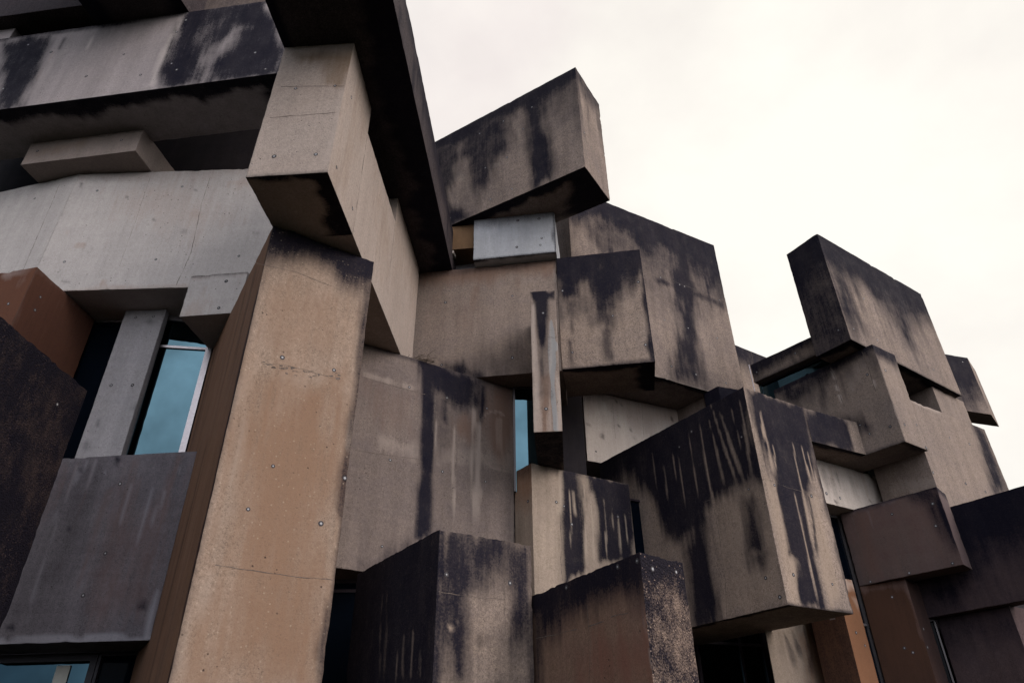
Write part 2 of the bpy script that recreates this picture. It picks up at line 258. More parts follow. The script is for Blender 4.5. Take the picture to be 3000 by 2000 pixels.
def make_block(B, parent, idx):
    b = np.array(B['b']); t = np.array(B['t']); n = len(b); res = B['res']; H = float(np.max(t[:, 2])-b[0, 2])
    verts = []; vid = {}; faces = []; cols = []; mi = []; edgev = set()
    def add(p, ed=False):
        k = (round(p[0], 3), round(p[1], 3), round(p[2], 3))
        if k not in vid: vid[k] = len(verts); verts.append(tuple(p))
        if ed: edgev.add(vid[k])
        return vid[k]
    lens = [np.linalg.norm(((t[(i+1) % n]-t[i])[:2])) for i in range(n)]
    nu = [0]*n
    for i in range(n):
        nu[i] = max(2, int(math.ceil(max(lens[i], lens[(i+2) % n])/res)))
    zvis = min(H, H); nv = max(2, int(math.ceil(H/res)))
    if B['b'][0][2] == 0 and H > 3.2: nv = int(math.ceil(H/res*.8))
    def grid(A, Bc, C_, D_, a, bq, prims, L, Hh, seed, XYcap=False, sides=None, slot=0):
        s_ = np.linspace(0, 1, a+1)[None, :, None]; r_ = np.linspace(0, 1, bq+1)[:, None, None]
        Pp = (A*(1-s_)+Bc*s_)*(1-r_)+(D_*(1-s_)+C_*s_)*r_
        U = np.broadcast_to(s_[..., 0]*L, Pp.shape[:2]).copy(); V = np.broadcast_to(r_[..., 0]*Hh, Pp.shape[:2]).copy()
        cc = wear_shade(prims, U, V, L, Hh, seed, Pp[..., :2] if XYcap else None, sides)
        ids = np.zeros(Pp.shape[:2], int)
        for r2 in range(bq+1):
            for s2 in range(a+1): ids[r2, s2] = add(Pp[r2, s2], r2 in (0, bq) or s2 in (0, a))
        for r2 in range(bq):
            for s2 in range(a):
                q = ((r2, s2), (r2+1, s2), (r2+1, s2+1), (r2, s2+1))
                fi = [ids[x] for x in q]
                if len(set(fi)) < 4: continue
                faces.append(fi); cols.extend(cc[x] for x in q); mi.append(slot)
    for i in range(n):
        if i in B['skip']: continue
        j = (i+1) % n; pr = B['st'].get(str(i), []); slot = 4 if ['pebble'] in pr else (5 if ['rustside'] in pr else 0)
        grid(t[i], t[j], b[j], b[i], nu[i], nv, pr, lens[i], H, idx*3+i+1, slot=slot)
    sides = [(b[i, :2], b[(i+1) % n, :2]) for i in range(n)]
    grid(b[0], b[1], b[2], b[3], nu[0], nu[1], B['st'].get('B', []), lens[0], lens[1], idx*3+9, True, sides)
    capres = 1
    grid(t[3], t[2], t[1], t[0], nu[0], nu[1], [['band', 0, 99, .9, -99, 99]], lens[0], lens[1], idx*3+11)
    # worn, slightly chipped arrises
    cen = (b.mean(0)+t.mean(0))/2; rg = B['rough']
    V_ = [list(x) for x in verts]
    for k in edgev:
        p = Vector(V_[k]); a1 = mnoise.noise(p*5.0+Vector((idx, 0, 0))); a2 = mnoise.noise(p*19.0)
        d_ = Vector(cen)-p; d_.normalize(); amt = rg*max(0, a1*.8+a2*.9+.3) + (.014*min(1, max(0, mnoise.noise(p*2.3+Vector((7, idx, 3)))-.36)*6)*max(0, .5+a2))
        V_[k] = list(p+d_*amt)
    nb_main = len(faces)
    # tie-hole plugs on dark discs painted as recess shadow, and formwork seams
    def on(side, u, v, off):
        i = side; j = (i+1) % n; L = lens[i]; s_ = u/L
        hh = t[i, 2]-b[i, 2]; r_ = v/hh; T_ = t[i]*(1-s_)+t[j]*s_; Bb = b[i]*(1-s_)+b[j]*s_; p = T_*(1-r_)+Bb*r_
        d_ = (t[j]-t[i]); nn_ = np.array([d_[1], -d_[0], 0]); nn_ /= np.linalg.norm(nn_); return p+nn_*off
    rr = random.Random(idx)
    for side, u, v in B['pl']:
        if isinstance(side, str): continue
        for rad, off, sl_ in ((.020*rr.uniform(.85, 1.25), .0022, 2), (.0105*rr.uniform(.6, 1.15), .004, 1)):
            base = len(V_); 
            for k in range(12):
                an = k*math.pi/6; V_.append(list(on(side, u+rad*math.cos(an)*rr.uniform(.93, 1.07), v+rad*math.sin(an), off)))
            faces.append([base+11-k for k in range(12)]); cols.extend([np.zeros(4)]*12); mi.append(sl_)
    for side, w_, pts in B['se']:
        P_ = []
        for (a_, b_) in zip(pts[:-1], pts[1:]):
            L = math.hypot(b_[0]-a_[0], b_[1]-a_[1]); k = max(2, int(L/.05))
            for q in range(k): P_.append((a_[0]+(b_[0]-a_[0])*q/k, a_[1]+(b_[1]-a_[1])*q/k))
        P_.append(tuple(pts[-1])); prev = None
        for q, (u, v) in enumerate(P_):
            q2 = P_[min(q+1, len(P_)-1)]; q1 = P_[max(q-1, 0)]; du, dv = q2[0]-q1[0], q2[1]-q1[1]; l_ = math.hypot(du, dv) or 1
            jt = rr.uniform(-.004, .004); ww = w_*.5*rr.uniform(.15, 1.0)
            a_ = len(V_); V_.append(list(on(side, u-dv/l_*(ww+jt), v+du/l_*(ww+jt), .0016))); V_.append(list(on(side, u+dv/l_*(ww-jt), v-du/l_*(ww-jt), .0016)))
            if prev is not None: faces.append([prev, prev+1, a_+1, a_]); cols.extend([np.zeros(4)]*4); mi.append(3)
            prev = a_
    me = bpy.data.meshes.new(B['n']); me.from_pydata(V_, [], faces)
    at = me.attributes.new('wear_shade', 'FLOAT_COLOR', 'CORNER'); arr = np.array(cols, dtype=np.float32)
    at.data.foreach_set('color', arr.ravel())
    o = link(B['n'], me, parent, (B['m'], 'plug', 'plug_shadow', 'seam', 'pebble_face', 'rustside'))
    me.polygons.foreach_set('material_index', mi)
    if B['l']: o['label'] = B['l']
    me.validate(); me.update()
    return o
def boxes(name, L, mat, parent):
    """list of (origin xyz, du vec, dn vec, dz) boxes as one mesh"""
    vs = []; fs = []
    for o, a, c, d in L:
        o, a, c, d = map(Vector, (o, a, c, d)); k = len(vs)
        for x in (0, 1):
            for y in (0, 1):
                for z in (0, 1): vs.append(tuple(o+a*x+c*y+d*z))
        fs += [(k, k+1, k+3, k+2), (k+4, k+6, k+7, k+5), (k, k+4, k+5, k+1), (k+2, k+3, k+7, k+6), (k, k+2, k+6, k+4), (k+1, k+5, k+7, k+3)]
    me = bpy.data.meshes.new(name); me.from_pydata(vs, [], fs)
    ob = link(name, me, parent, (mat,))
    import bmesh
    bm = bmesh.new(); bm.from_mesh(me); bmesh.ops.recalc_face_normals(bm, faces=bm.faces); bm.to_mesh(me); bm.free()
    return ob
def make_window(W, parent):
    a = Vector((*W['a'], 0)); b = Vector((*W['b'], 0)); d = (b-a); L = d.length; d.normalize(); nrm = Vector((d.y, -d.x, 0))
    z0, z1 = W['z0'], W['z1']; Z = Vector((0, 0, 1))
    if W['k'] == 'strip':
        f = boxes('window', [(a+Z*(z1-.03), d*L, -nrm*.03, Z*.028)], 'dark', parent); f['label'] = W['l']
        boxes('pane', [(a+Z*z0-nrm*.01, d*L, -nrm*.008, Z*(z1-z0-.002))], 'glass', f); return
    fwid = W['fw']; dp = W['dep']; fr = [(a+Z*z0, d*fwid, -nrm*dp, Z*(z1-z0)), (b-d*fwid+Z*z0, d*fwid, -nrm*dp, Z*(z1-z0)), (a+d*fwid+Z*(z1-fwid), d*(L-2*fwid), -nrm*dp*.98, Z*(fwid-.001))]
    f = boxes('window', fr, W['frm'], parent); f['label'] = W['l']
    bars = []
    for z in W['bars']: bars.append((a+d*fwid+Z*(z-.02)-nrm*.006, d*(L-2*fwid), -nrm*dp*.7, Z*.035))
    for q in W['vbars']: bars.append((a+d*(q*L)+Z*z0-nrm*.01, d*.04, -nrm*dp*.6, Z*(z1-z0-fwid)))
    if bars: boxes('mullion', bars, W['frm'], f)
    if W.get('reflection_strip'):  # pale strip before the pane, painted stand-in for a bright reflection
        c0, c1 = W['reflection_strip']; boxes('reflection_strip', [(a+d*(c0*L)+Z*z0-nrm*.022, d*((c1-c0)*L), nrm*.004, Z*(z1-z0-fwid-.035))], 'reflection_strip', f)
    boxes('pane', [(a+d*fwid*.6+Z*z0-nrm*.03, d*(L-1.2*fwid), -nrm*.008, Z*(z1-z0-fwid*.6))], W['mat'], f)

CONDUIT=[(4.112,10.440,7.662),(4.112,10.440,7.115)]
LEDGE=(-1.241,8.189,6.497)
BLOCKS=[
 {"n":"pillar","l":"tall tan concrete slab pillar with speckled front and rust brown flank","m":"tan","b":[[-3.976,7.837,0.0],[-2.458,5.425,0.0],[-1.527,6.058,0.0],[-3.045,8.47,0.0]],"t":[[-3.976,7.837,6.497],[-2.458,5.425,6.497],[-1.527,6.058,6.497],[-3.045,8.47,6.497]],"st":{"1":[["band",0,0.42,1.0,-99,99],["edge",0,0.07,0.6,"r"],["edge",0,0.035,0.35,"l"],["streak",0,0.355,-0.016,0.378,0.298,0.05,0.8],["streak",0,0.944,0.047,0.954,0.462,0.06,0.8],["streak",0,0.684,0.02,0.702,0.294,0.04,0.8],["poly",1,0.25,0.95,[[0.109,1.73],[0.94,1.549],[1.009,3.059],[1.005,4.24],[0.246,4.279],[0.24,3.013]]],["poly",1,0.2,0.5,[[0.08,0.69],[0.959,0.505],[0.946,1.313],[0.123,1.47]]],["poly",2,0.1,0.4,[[0.078,1.65],[0.185,1.634],[0.195,3.815],[0.148,4.262],[0.011,4.269]]],["poly",2,0.1,0.35,[[0.093,1.645],[1.078,1.507],[1.083,1.697],[0.093,1.807]]],["poly",1,0.04,0.8,[[0.128,3.443],[1.03,3.433],[1.034,3.46],[0.134,3.473]]],["poly",2,0.03,0.6,[[1.097,1.934],[1.138,1.923],[1.129,2.228],[1.063,2.244]]]],"0":[["rustside"],["band",1,9,0.5,-99,99],["streak",0,2.864,0.163,2.844,4.022,0.1,0.9],["runs",0,0.3,2.6,0.2,4.5,10,5,0.35],["edge",0,0.1,0.7,"r"],["runs",1,0.2,2.8,0.0,6,10,6,0.4]]},"pl":[[1,0.344,1.498],[1,0.853,1.476],[1,0.307,2.975],[1,0.937,2.989],[1,0.443,2.566],[1,1.1,2.539]],"se":[[1,0.008,[[-0.097,0.552],[0.29,0.493],[0.807,0.521]]],[1,0.028,[[0.332,1.59],[0.362,1.584]]],[1,0.018,[[0.603,1.578],[0.625,1.566]]],[1,0.018,[[0.896,1.514],[0.928,1.516]]],[1,0.012,[[0.332,1.617],[0.377,1.605]]],[1,0.028,[[0.705,1.57],[0.721,1.574]]],[1,0.018,[[0.768,1.561],[0.801,1.558]]],[1,0.018,[[0.81,1.553],[0.853,1.544]]],[1,0.012,[[0.871,1.509],[0.919,1.485]]],[1,0.018,[[0.264,1.627],[0.307,1.625]]],[1,0.018,[[0.476,1.65],[0.511,1.643]]],[1,0.012,[[0.458,1.6],[0.505,1.6]]],[1,0.012,[[0.656,1.598],[0.696,1.583]]],[1,0.028,[[0.555,1.579],[0.577,1.583]]],[1,0.018,[[0.579,1.582],[0.597,1.577]]],[1,0.012,[[0.626,1.562],[0.653,1.545]]],[1,0.018,[[0.376,1.607],[0.419,1.584]]],[1,0.018,[[0.615,1.616],[0.651,1.618]]],[1,0.012,[[0.366,1.616],[0.415,1.597]]],[1,0.012,[[0.22,1.616],[0.267,1.597]]],[1,0.028,[[0.353,1.604],[0.368,1.611]]],[1,0.018,[[0.397,1.647],[0.425,1.65]]],[1,0.028,[[0.44,1.587],[0.477,1.567]]],[1,0.028,[[0.885,1.563],[0.927,1.546]]],[1,0.018,[[0.378,1.589],[0.41,1.582]]],[1,0.012,[[0.171,1.601],[0.197,1.597]]],[1,0.028,[[0.263,1.63],[0.298,1.62]]],[1,0.006,[[0.181,1.617],[0.365,1.569],[0.596,1.56],[0.889,1.565]]],[1,0.008,[[0.143,3.454],[0.488,3.453],[0.828,3.458],[1.107,3.443]]]],"skip":[],"res":0.045,"rough":0.012},
 {"n":"concrete_block","l":"pale jutting block end resting on the tan pillar","m":"warmpale","b":[[-2.532,4.765,6.5],[-1.734,4.711,6.5],[-1.675,5.606,6.5],[-2.473,5.66,6.5]],"t":[[-2.488,4.764,8.505],[-1.708,4.716,8.505],[-1.675,5.606,8.505],[-2.473,5.66,8.505]],"st":{"0":[["poly",1,0.06,0.8,[[0.166,0.141],[0.855,0.159],[0.832,0.45],[0.22,0.236]]],["poly",1,0.05,0.7,[[0.471,0.265],[0.827,0.246],[0.777,0.754],[0.514,0.699]]],["poly",2,0.04,0.5,[[0.749,0.527],[0.813,0.448],[0.801,1.891],[0.746,1.978],[0.693,1.95]]],["edge",0,0.02,0.5,"b"]],"B":[["edgeB",0,0.2,1.0,1],["edgeB",0,0.07,1.0,0]],"1":[["poly",1,0.2,0.35,[[0.219,-0.159],[0.888,-0.104],[0.576,1.972],[0.007,2.021]]]]},"pl":[[0,0.254,0.727],[0,0.671,0.726],[0,0.222,1.741],[0,0.63,1.749],[1,0.207,0.658],[1,0.174,1.755],[1,0.768,1.746]],"se":[[0,0.008,[[0.088,0.681],[0.775,0.737]]],[0,0.008,[[0.065,1.162],[0.756,1.152]]]],"skip":[],"res":0.05,"rough":0.006},
 {"n":"concrete_block","l":"long pale wall stub running back from the jutting block end","m":"warmpale","b":[[-2.473,5.66,6.5],[-1.675,5.606,6.5],[-1.574,7.14,6.5],[-2.372,7.194,6.5]],"t":[[-2.473,5.66,8.075],[-1.675,5.606,8.075],[-1.574,7.14,8.075],[-2.372,7.194,8.075]],"st":{"1":[["poly",1,0.3,0.3,[[0.446,0.161],[1.646,0.222],[1.66,1.349],[0.931,1.364]]]]},"pl":[],"se":[],"skip":[0,2],"res":0.06,"rough":0.006},
 {"n":"concrete_block","l":None,"m":"warmpale","b":[[-2.372,7.194,6.5],[-1.574,7.14,6.5],[-1.468,8.753,6.5],[-2.266,8.807,6.5]],"t":[[-2.372,7.194,8.505],[-1.574,7.14,8.505],[-1.468,8.753,8.505],[-2.266,8.807,8.505]],"st":{"1":[["band",1,1.5,0.3,-99,99]]},"pl":[],"se":[],"skip":[2],"res":0.06,"rough":0.006},
 {"n":"roof_slab","l":"wide overhanging roof slab with black stained edge","m":"slabside","b":[[-2.758,1.214,8.51],[-1.374,1.23,8.51],[-0.92,9.183,8.51],[-2.169,9.356,8.51]],"t":[[-2.758,1.214,9.24],[-1.374,1.23,9.24],[-0.92,9.183,9.24],[-2.169,9.356,9.24]],"st":{"B":[["edgeB",0,0.34,1.0,1],["edgeB",0,0.12,1.0,3],["edgeB",0,0.12,0.9,2]],"1":[["runs",0,0,7,0,0.9,40,3,0.8],["band",0,0.35,0.7,-99,99]]},"pl":[],"se":[],"skip":[],"res":0.07,"rough":0.006},
 {"n":"beam","l":"huge pale beam with navy black weather stains","m":"palegrey","b":[[-8.49,6.583,9.542],[-3.047,5.856,9.542],[-2.936,6.692,9.542],[-8.378,7.419,9.542]],"t":[[-8.49,6.583,11.296],[-3.047,5.856,11.296],[-2.936,6.692,11.296],[-8.378,7.419,11.296]],"st":{"0":[["poly",0,0.1,1.0,[[0.72,0.093],[1.069,0.107],[1.562,0.06],[1.725,1.728],[1.51,1.774],[1.425,1.759]]],["poly",2,0.08,0.5,[[1.851,0.536],[2.025,0.409],[1.725,1.728],[1.572,1.736]]],["poly",0,0.07,1.0,[[3.683,-0.069],[4.923,-0.041],[5.47,1.283],[5.506,1.763],[4.647,1.773],[3.853,1.729],[3.716,1.413],[3.707,0.919],[3.732,0.527]]],["poly",0,0.12,-0.75,[[4.627,0.56],[4.735,0.584],[4.524,1.239],[4.537,1.717],[4.29,1.705],[4.314,1.197]]],["poly",0,0.12,-0.35,[[4.092,0.278],[4.37,0.34],[4.236,0.873],[3.998,0.745]]],["poly",2,0.03,0.8,[[3.683,-0.069],[3.799,-0.043],[3.734,0.925],[3.716,1.413],[3.686,1.661],[3.633,1.651],[3.57,0.891]]],["streak",0,1.637,0.033,1.644,1.784,0.5,0.0],["poly",1,0.05,0.35,[[1.755,0.352],[1.815,0.365],[1.815,1.156],[1.674,1.205]]],["band",0,0.1,0.8,-99,99],["streak",2,2.305,0.051,2.337,0.676,0.03,0.9],["streak",0,1.881,0.086,1.824,0.611,0.03,0.6],["streak",0,1.873,0.294,1.851,0.536,0.03,0.6]],"B":[["edgeB",0,0.22,1.0,0],["edgeB",0,0.3,0.9,1]]},"pl":[[0,1.263,0.266],[0,1.276,1.28],[0,2.552,1.253],[0,3.832,1.227],[0,5.059,1.236],[0,3.416,1.391],[0,3.782,0.208],[0,1.742,0.538],[0,2.998,0.851],[0,3.949,1.385],[0,5.282,1.633],[0,3.71,0.482]],"se":[],"skip":[],"res":0.06,"rough":0.006},
 {"n":"concrete_block","l":"dark block jutting out above the beam at the top left","m":"slabside","b":[[-6.828,3.322,11.3],[-5.369,3.125,11.3],[-4.692,6.354,11.3],[-6.15,6.551,11.3]],"t":[[-6.828,3.322,12.4],[-5.369,3.125,12.4],[-4.692,6.354,12.4],[-6.15,6.551,12.4]],"st":{"B":[["edgeB",0,0.3,1.0,3],["edgeB",0,0.2,1.0,1]]},"pl":[],"se":[],"skip":[],"res":0.12,"rough":0.006},
 {"n":"concrete_block","l":"tiny pale block at the top left corner","m":"palegrey","b":[[-8.165,6.543,11.3],[-7.667,6.479,11.3],[-7.54,7.471,11.3],[-8.038,7.535,11.3]],"t":[[-8.165,6.543,11.565],[-7.667,6.479,11.565],[-7.54,7.471,11.565],[-8.038,7.535,11.565]],"st":{},"pl":[],"se":[],"skip":[],"res":0.1,"rough":0.006},
 {"n":"concrete_block","l":"dark mauve stained block at the top left corner","m":"slabside","b":[[-8.316,6.359,11.569],[-6.039,6.075,11.569],[-5.668,9.052,11.569],[-7.945,9.336,11.569]],"t":[[-8.316,6.359,13.765],[-6.039,6.075,13.765],[-5.668,9.052,13.765],[-7.945,9.336,13.765]],"st":{"0":[["band",0,9,0.4,-99,99]]},"pl":[],"se":[],"skip":[],"res":0.1,"rough":0.006},
 {"n":"wall","l":"speckled wall above the navy stained end of the beam","m":"mid3","b":[[-4.782,6.314,11.3],[-3.175,6.124,11.3],[-3.058,7.117,11.3],[-4.665,7.307,11.3]],"t":[[-4.782,6.314,13.5],[-3.175,6.124,13.5],[-3.058,7.117,13.5],[-4.665,7.307,13.5]],"st":{"0":[["band",0,9,0.5,-99,99]]},"pl":[],"se":[],"skip":[],"res":0.08,"rough":0.006},
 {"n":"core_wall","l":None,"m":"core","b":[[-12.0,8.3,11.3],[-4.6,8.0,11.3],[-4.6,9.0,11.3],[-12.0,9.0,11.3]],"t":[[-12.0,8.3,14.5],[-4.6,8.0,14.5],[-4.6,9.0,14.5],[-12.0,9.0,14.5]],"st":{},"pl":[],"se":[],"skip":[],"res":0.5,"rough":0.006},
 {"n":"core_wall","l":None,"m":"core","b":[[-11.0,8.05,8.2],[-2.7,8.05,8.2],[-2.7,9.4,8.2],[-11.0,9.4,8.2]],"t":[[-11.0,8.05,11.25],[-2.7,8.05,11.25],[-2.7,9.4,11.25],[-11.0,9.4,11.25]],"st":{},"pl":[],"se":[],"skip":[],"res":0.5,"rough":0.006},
 {"n":"concrete_block","l":"small warm grey stub block squeezed between the pale wall and the beam","m":"midwarm","b":[[-7.0,7.001,9.1],[-5.245,6.762,9.1],[-5.116,7.703,9.1],[-6.872,7.942,9.1]],"t":[[-7.0,7.001,9.538],[-5.245,6.762,9.538],[-5.116,7.703,9.538],[-6.872,7.942,9.538]],"st":{"0":[["poly",1,0.08,0.4,[[0.105,0.154],[0.913,0.003],[0.934,0.22],[0.021,0.351]]]]},"pl":[[0,1.48,0.177],[0,0.171,0.186]],"se":[],"skip":[],"res":0.06,"rough":0.006},
 {"n":"wall","l":"broad pale grey concrete wall under the beam","m":"pale","b":[[-6.254,7.186,6.976],[-2.557,7.082,6.976],[-2.536,7.801,6.976],[-6.233,7.906,6.976]],"t":[[-6.254,7.186,9.092],[-2.557,7.082,9.092],[-2.536,7.801,9.092],[-6.233,7.906,9.092]],"st":{"0":[["edge",1,0.05,0.5,"b"],["poly",1,0.25,0.35,[[0.451,0.355],[1.627,0.137],[2.535,0.957],[1.956,1.3],[0.614,0.879]]],["band",1,0.25,0.3,-99,99],["runs",1,0.5,3.5,0,2.2,10,9,0.25],["blotch",0,14,21,0.05,0.5],["blotch",1,10,22,0.12,0.6]]},"pl":[[0,0.374,0.345],[0,0.338,1.633],[0,1.567,1.638],[0,1.592,0.318],[0,2.67,1.621]],"se":[[0,0.009,[[1.952,0.152],[1.951,0.68],[2.013,1.539],[1.95,2.073]]],[0,0.004,[[1.074,0.113],[1.097,0.899],[1.107,1.736]]]],"skip":[],"res":0.05,"rough":0.006},
 {"n":"wall","l":None,"m":"pale","b":[[-8.439,7.733,6.976],[-6.254,7.186,6.976],[-6.079,7.885,6.976],[-8.264,8.431,6.976]],"t":[[-8.439,7.733,9.092],[-6.254,7.186,9.092],[-6.079,7.885,9.092],[-8.264,8.431,9.092]],"st":{},"pl":[[0,1.612,0.322]],"se":[[0,0.009,[[1.964,0.127],[1.984,0.533],[2.03,1.877]]]],"skip":[],"res":0.06,"rough":0.006},
 {"n":"concrete_block","l":"small pale block beside the top of the tan pillar","m":"pale","b":[[-4.127,7.099,6.503],[-3.372,7.021,6.503],[-3.287,7.836,6.503],[-4.042,7.915,6.503]],"t":[[-4.127,7.099,7.137],[-3.372,7.021,7.137],[-3.287,7.836,7.137],[-4.042,7.915,7.137]],"st":{"0":[["poly",1,0.08,0.5,[[0.029,0.493],[0.278,0.41],[0.289,0.645],[0.017,0.622]]],["runs",1,0,0.8,0,0.5,6,12,0.4],["band",1,0.08,0.4,-99,99],["band",0,0.04,0.6,-99,99]]},"pl":[[0,0.498,0.13],[0,0.492,0.544]],"se":[],"skip":[],"res":0.05,"rough":0.006},
 {"n":"pilaster","l":"narrow grey concrete pilaster between two windows","m":"greyblue","b":[[-5.171,7.621,3.9],[-4.617,7.594,3.9],[-4.612,7.684,3.9],[-5.166,7.711,3.9]],"t":[[-5.171,7.621,6.972],[-4.617,7.594,6.972],[-4.612,7.684,6.972],[-5.166,7.711,6.972]],"st":{"0":[["runs",2,0,0.6,1,3,6,13,0.35],["blotch",0,5,3,0.07,0.5]]},"pl":[[0,0.168,0.119],[0,0.408,0.114],[0,0.147,1.146],[0,0.421,1.152]],"se":[],"skip":[],"res":0.05,"rough":0.006},
 {"n":"concrete_block","l":"rust brown smooth concrete block under the pale wall","m":"brown","b":[[-6.743,6.86,4.2],[-5.797,6.658,4.2],[-5.677,7.806,4.2],[-6.623,8.009,4.2]],"t":[[-6.743,6.86,6.96],[-5.797,6.658,6.96],[-5.677,7.806,6.96],[-6.623,8.009,6.96]],"st":{"0":[["poly",2,0.03,0.8,[[0.43,0.0],[0.939,-0.021],[0.951,0.066],[0.461,0.069]]],["poly",2,0.05,0.4,[[0.773,0.217],[0.858,0.075],[0.88,0.184],[0.823,0.277]]],["band",1,2,0.9,-99,99]],"1":[["band",1,3,0.6,-99,99],["edge",2,0.1,0.35,"t"],["edge",2,0.06,0.4,"l"],["runs",2,0,0.6,0,1.2,8,4,0.3]]},"pl":[[0,0.787,0.523],[1,0.214,0.493],[1,0.211,0.301]],"se":[],"skip":[],"res":0.06,"rough":0.006},
 {"n":"concrete_block","l":"dark pebbly concrete slab at the left edge","m":"pebble","b":[[-4.28,3.819,0.0],[-4.202,6.039,0.0],[-5.101,6.07,0.0],[-5.18,3.851,0.0]],"t":[[-4.28,3.819,4.9],[-4.202,6.039,4.9],[-5.101,6.07,4.9],[-5.18,3.851,4.9]],"st":{},"pl":[[0,1.894,0.322]],"se":[],"skip":[],"res":0.045,"rough":0.015},
 {"n":"wall_panel","l":"blue grey hanging wall panel with pale runs","m":"bluegrey","b":[[-5.789,7.135,2.732],[-3.389,6.904,2.732],[-3.336,7.452,2.732],[-5.737,7.682,2.732]],"t":[[-5.789,7.135,4.617],[-3.389,6.904,4.617],[-3.336,7.452,4.617],[-5.737,7.682,4.617]],"st":{"0":[["bband",2,0.055,1.0],["poly",2,0.02,1.0,[[2.395,1.418],[2.364,1.443],[2.35,1.66],[2.368,1.901],[2.398,1.901]]],["streak",2,1.09,0.026,1.049,0.827,0.05,0.55],["streak",2,1.198,0.031,1.127,0.356,0.05,0.55],["streak",2,1.309,0.037,1.283,0.249,0.05,0.55],["streak",2,1.474,0.065,1.419,0.256,0.05,0.55],["streak",2,2.029,0.324,2.005,1.071,0.05,0.55],["streak",2,2.19,0.294,2.127,0.87,0.05,0.55],["streak",2,2.292,0.029,2.266,0.297,0.05,0.55],["streak",2,1.095,0.43,1.112,1.839,0.05,0.55],["streak",2,1.27,0.035,1.25,0.437,0.05,0.55],["streak",2,1.788,0.274,1.759,0.856,0.05,0.55],["runs",1,0.9,2.6,0,2.0,14,8,0.5],["poly",1,0.2,0.4,[[1.541,0.633],[2.315,0.486],[2.316,1.659],[1.736,1.765]]],["poly",0,0.02,0.9,[[1.501,0.027],[1.549,0.03],[1.539,0.088],[1.516,0.099]]],["blotch",0,12,4,0.03,0.9]]},"pl":[[0,1.641,0.331],[0,1.612,1.46],[0,1.711,1.06]],"se":[],"skip":[],"res":0.05,"rough":0.006},
 {"n":"wall","l":"broad brown grey wall behind the slim upright fin","m":"mid","b":[[-1.75,8.877,6.503],[0.709,8.551,6.503],[0.853,9.642,6.503],[-1.606,9.968,6.503]],"t":[[-1.75,8.877,8.506],[0.709,8.551,8.506],[0.853,9.642,8.506],[-1.606,9.968,8.506]],"st":{"0":[["band",1,0.35,0.8,-99,99],["runs",1,0.4,2.4,0,0.8,12,31,0.5],["poly",0,0.25,0.45,[[1.613,1.488],[2.073,1.293],[2.055,2.017],[1.285,2.034],[0.756,1.817],[1.26,1.747]]],["poly",0,0.08,1,[[0.751,1.713],[0.856,1.78],[1.009,1.794],[1.162,1.865],[1.264,1.953],[1.285,2.034],[0.756,1.817]]],["poly",1,0.3,0.3,[[0.416,0.357],[1.24,0.58],[1.25,1.15],[0.518,1.201]]],["edge",2,0.05,0.5,"r"],["band",0,0.1,0.4,-99,99]]},"pl":[[0,0.73,0.629],[0,1.779,0.619],[0,1.768,1.724],[0,0.722,1.751]],"se":[[0,0.004,[[1.479,0.141],[1.513,1.941]]]],"skip":[],"res":0.05,"rough":0.006},
 {"n":"concrete_block","l":"large block with black weather stains dripping from its top","m":"mid2","b":[[0.705,8.522,6.503],[1.991,8.325,6.503],[2.119,9.165,6.503],[0.833,9.362,6.503]],"t":[[0.705,8.522,8.52],[1.991,8.325,8.52],[2.119,9.165,8.52],[0.833,9.362,8.52]],"st":{"0":[["band",0,0.55,1.0,-99,99],["poly",0,0.14,1.0,[[0.06,-0.002],[1.451,0.048],[1.407,0.48],[1.12,0.54],[0.832,0.915],[0.677,1.264],[0.556,1.22],[0.506,0.876],[0.426,0.547],[0.299,0.498],[0.234,0.716],[0.025,0.753]]],["poly",0,0.1,1.0,[[0.516,0.363],[0.882,0.345],[0.747,1.029],[0.675,1.294],[0.579,1.253]]],["streak",0,0.682,1.204,0.662,2.04,0.14,0.6],["poly",0,0.1,0.65,[[0.028,0.69],[0.333,0.791],[0.21,1.149],[0.005,1.186]]],["streak",0,0.175,1.145,0.135,2.043,0.05,0.6],["edge",0,0.07,0.9,"r"],["edge",0,0.04,0.7,"b"]],"1":[["band",0,3,1,-99,99]],"B":[["edgeB",0,0.12,1.0,0],["edgeB",0,0.3,1.0,1]]},"pl":[[0,0.072,0.644],[0,1.213,0.622],[0,1.197,1.731],[0,0.161,1.747],[0,0.783,1.186]],"se":[[0,0.005,[[0.411,0.61],[0.385,1.17]]]],"skip":[],"res":0.045,"rough":0.006},
 {"n":"concrete_block","l":"pale blue grey block between the stained wall and the block above","m":"blue","b":[[-0.598,8.552,8.525],[0.704,8.374,8.525],[0.853,9.464,8.525],[-0.449,9.642,8.525]],"t":[[-0.598,8.552,9.36],[0.704,8.374,9.36],[0.853,9.464,9.36],[-0.449,9.642,9.36]],"st":{"0":[["edge",0,0.05,0.8,"r"],["band",0,0.16,0.45,-99,99],["runs",2,0,1.3,0.1,0.9,12,17,0.5],["edge",0,0.02,0.7,"b"]],"B":[["edgeB",0,0.05,0.8,0]]},"pl":[[0,0.721,0.105],[0,1.065,0.116],[0,1.096,0.53],[0,0.697,0.66],[0,1.07,0.666]],"se":[],"skip":[],"res":0.045,"rough":0.006},
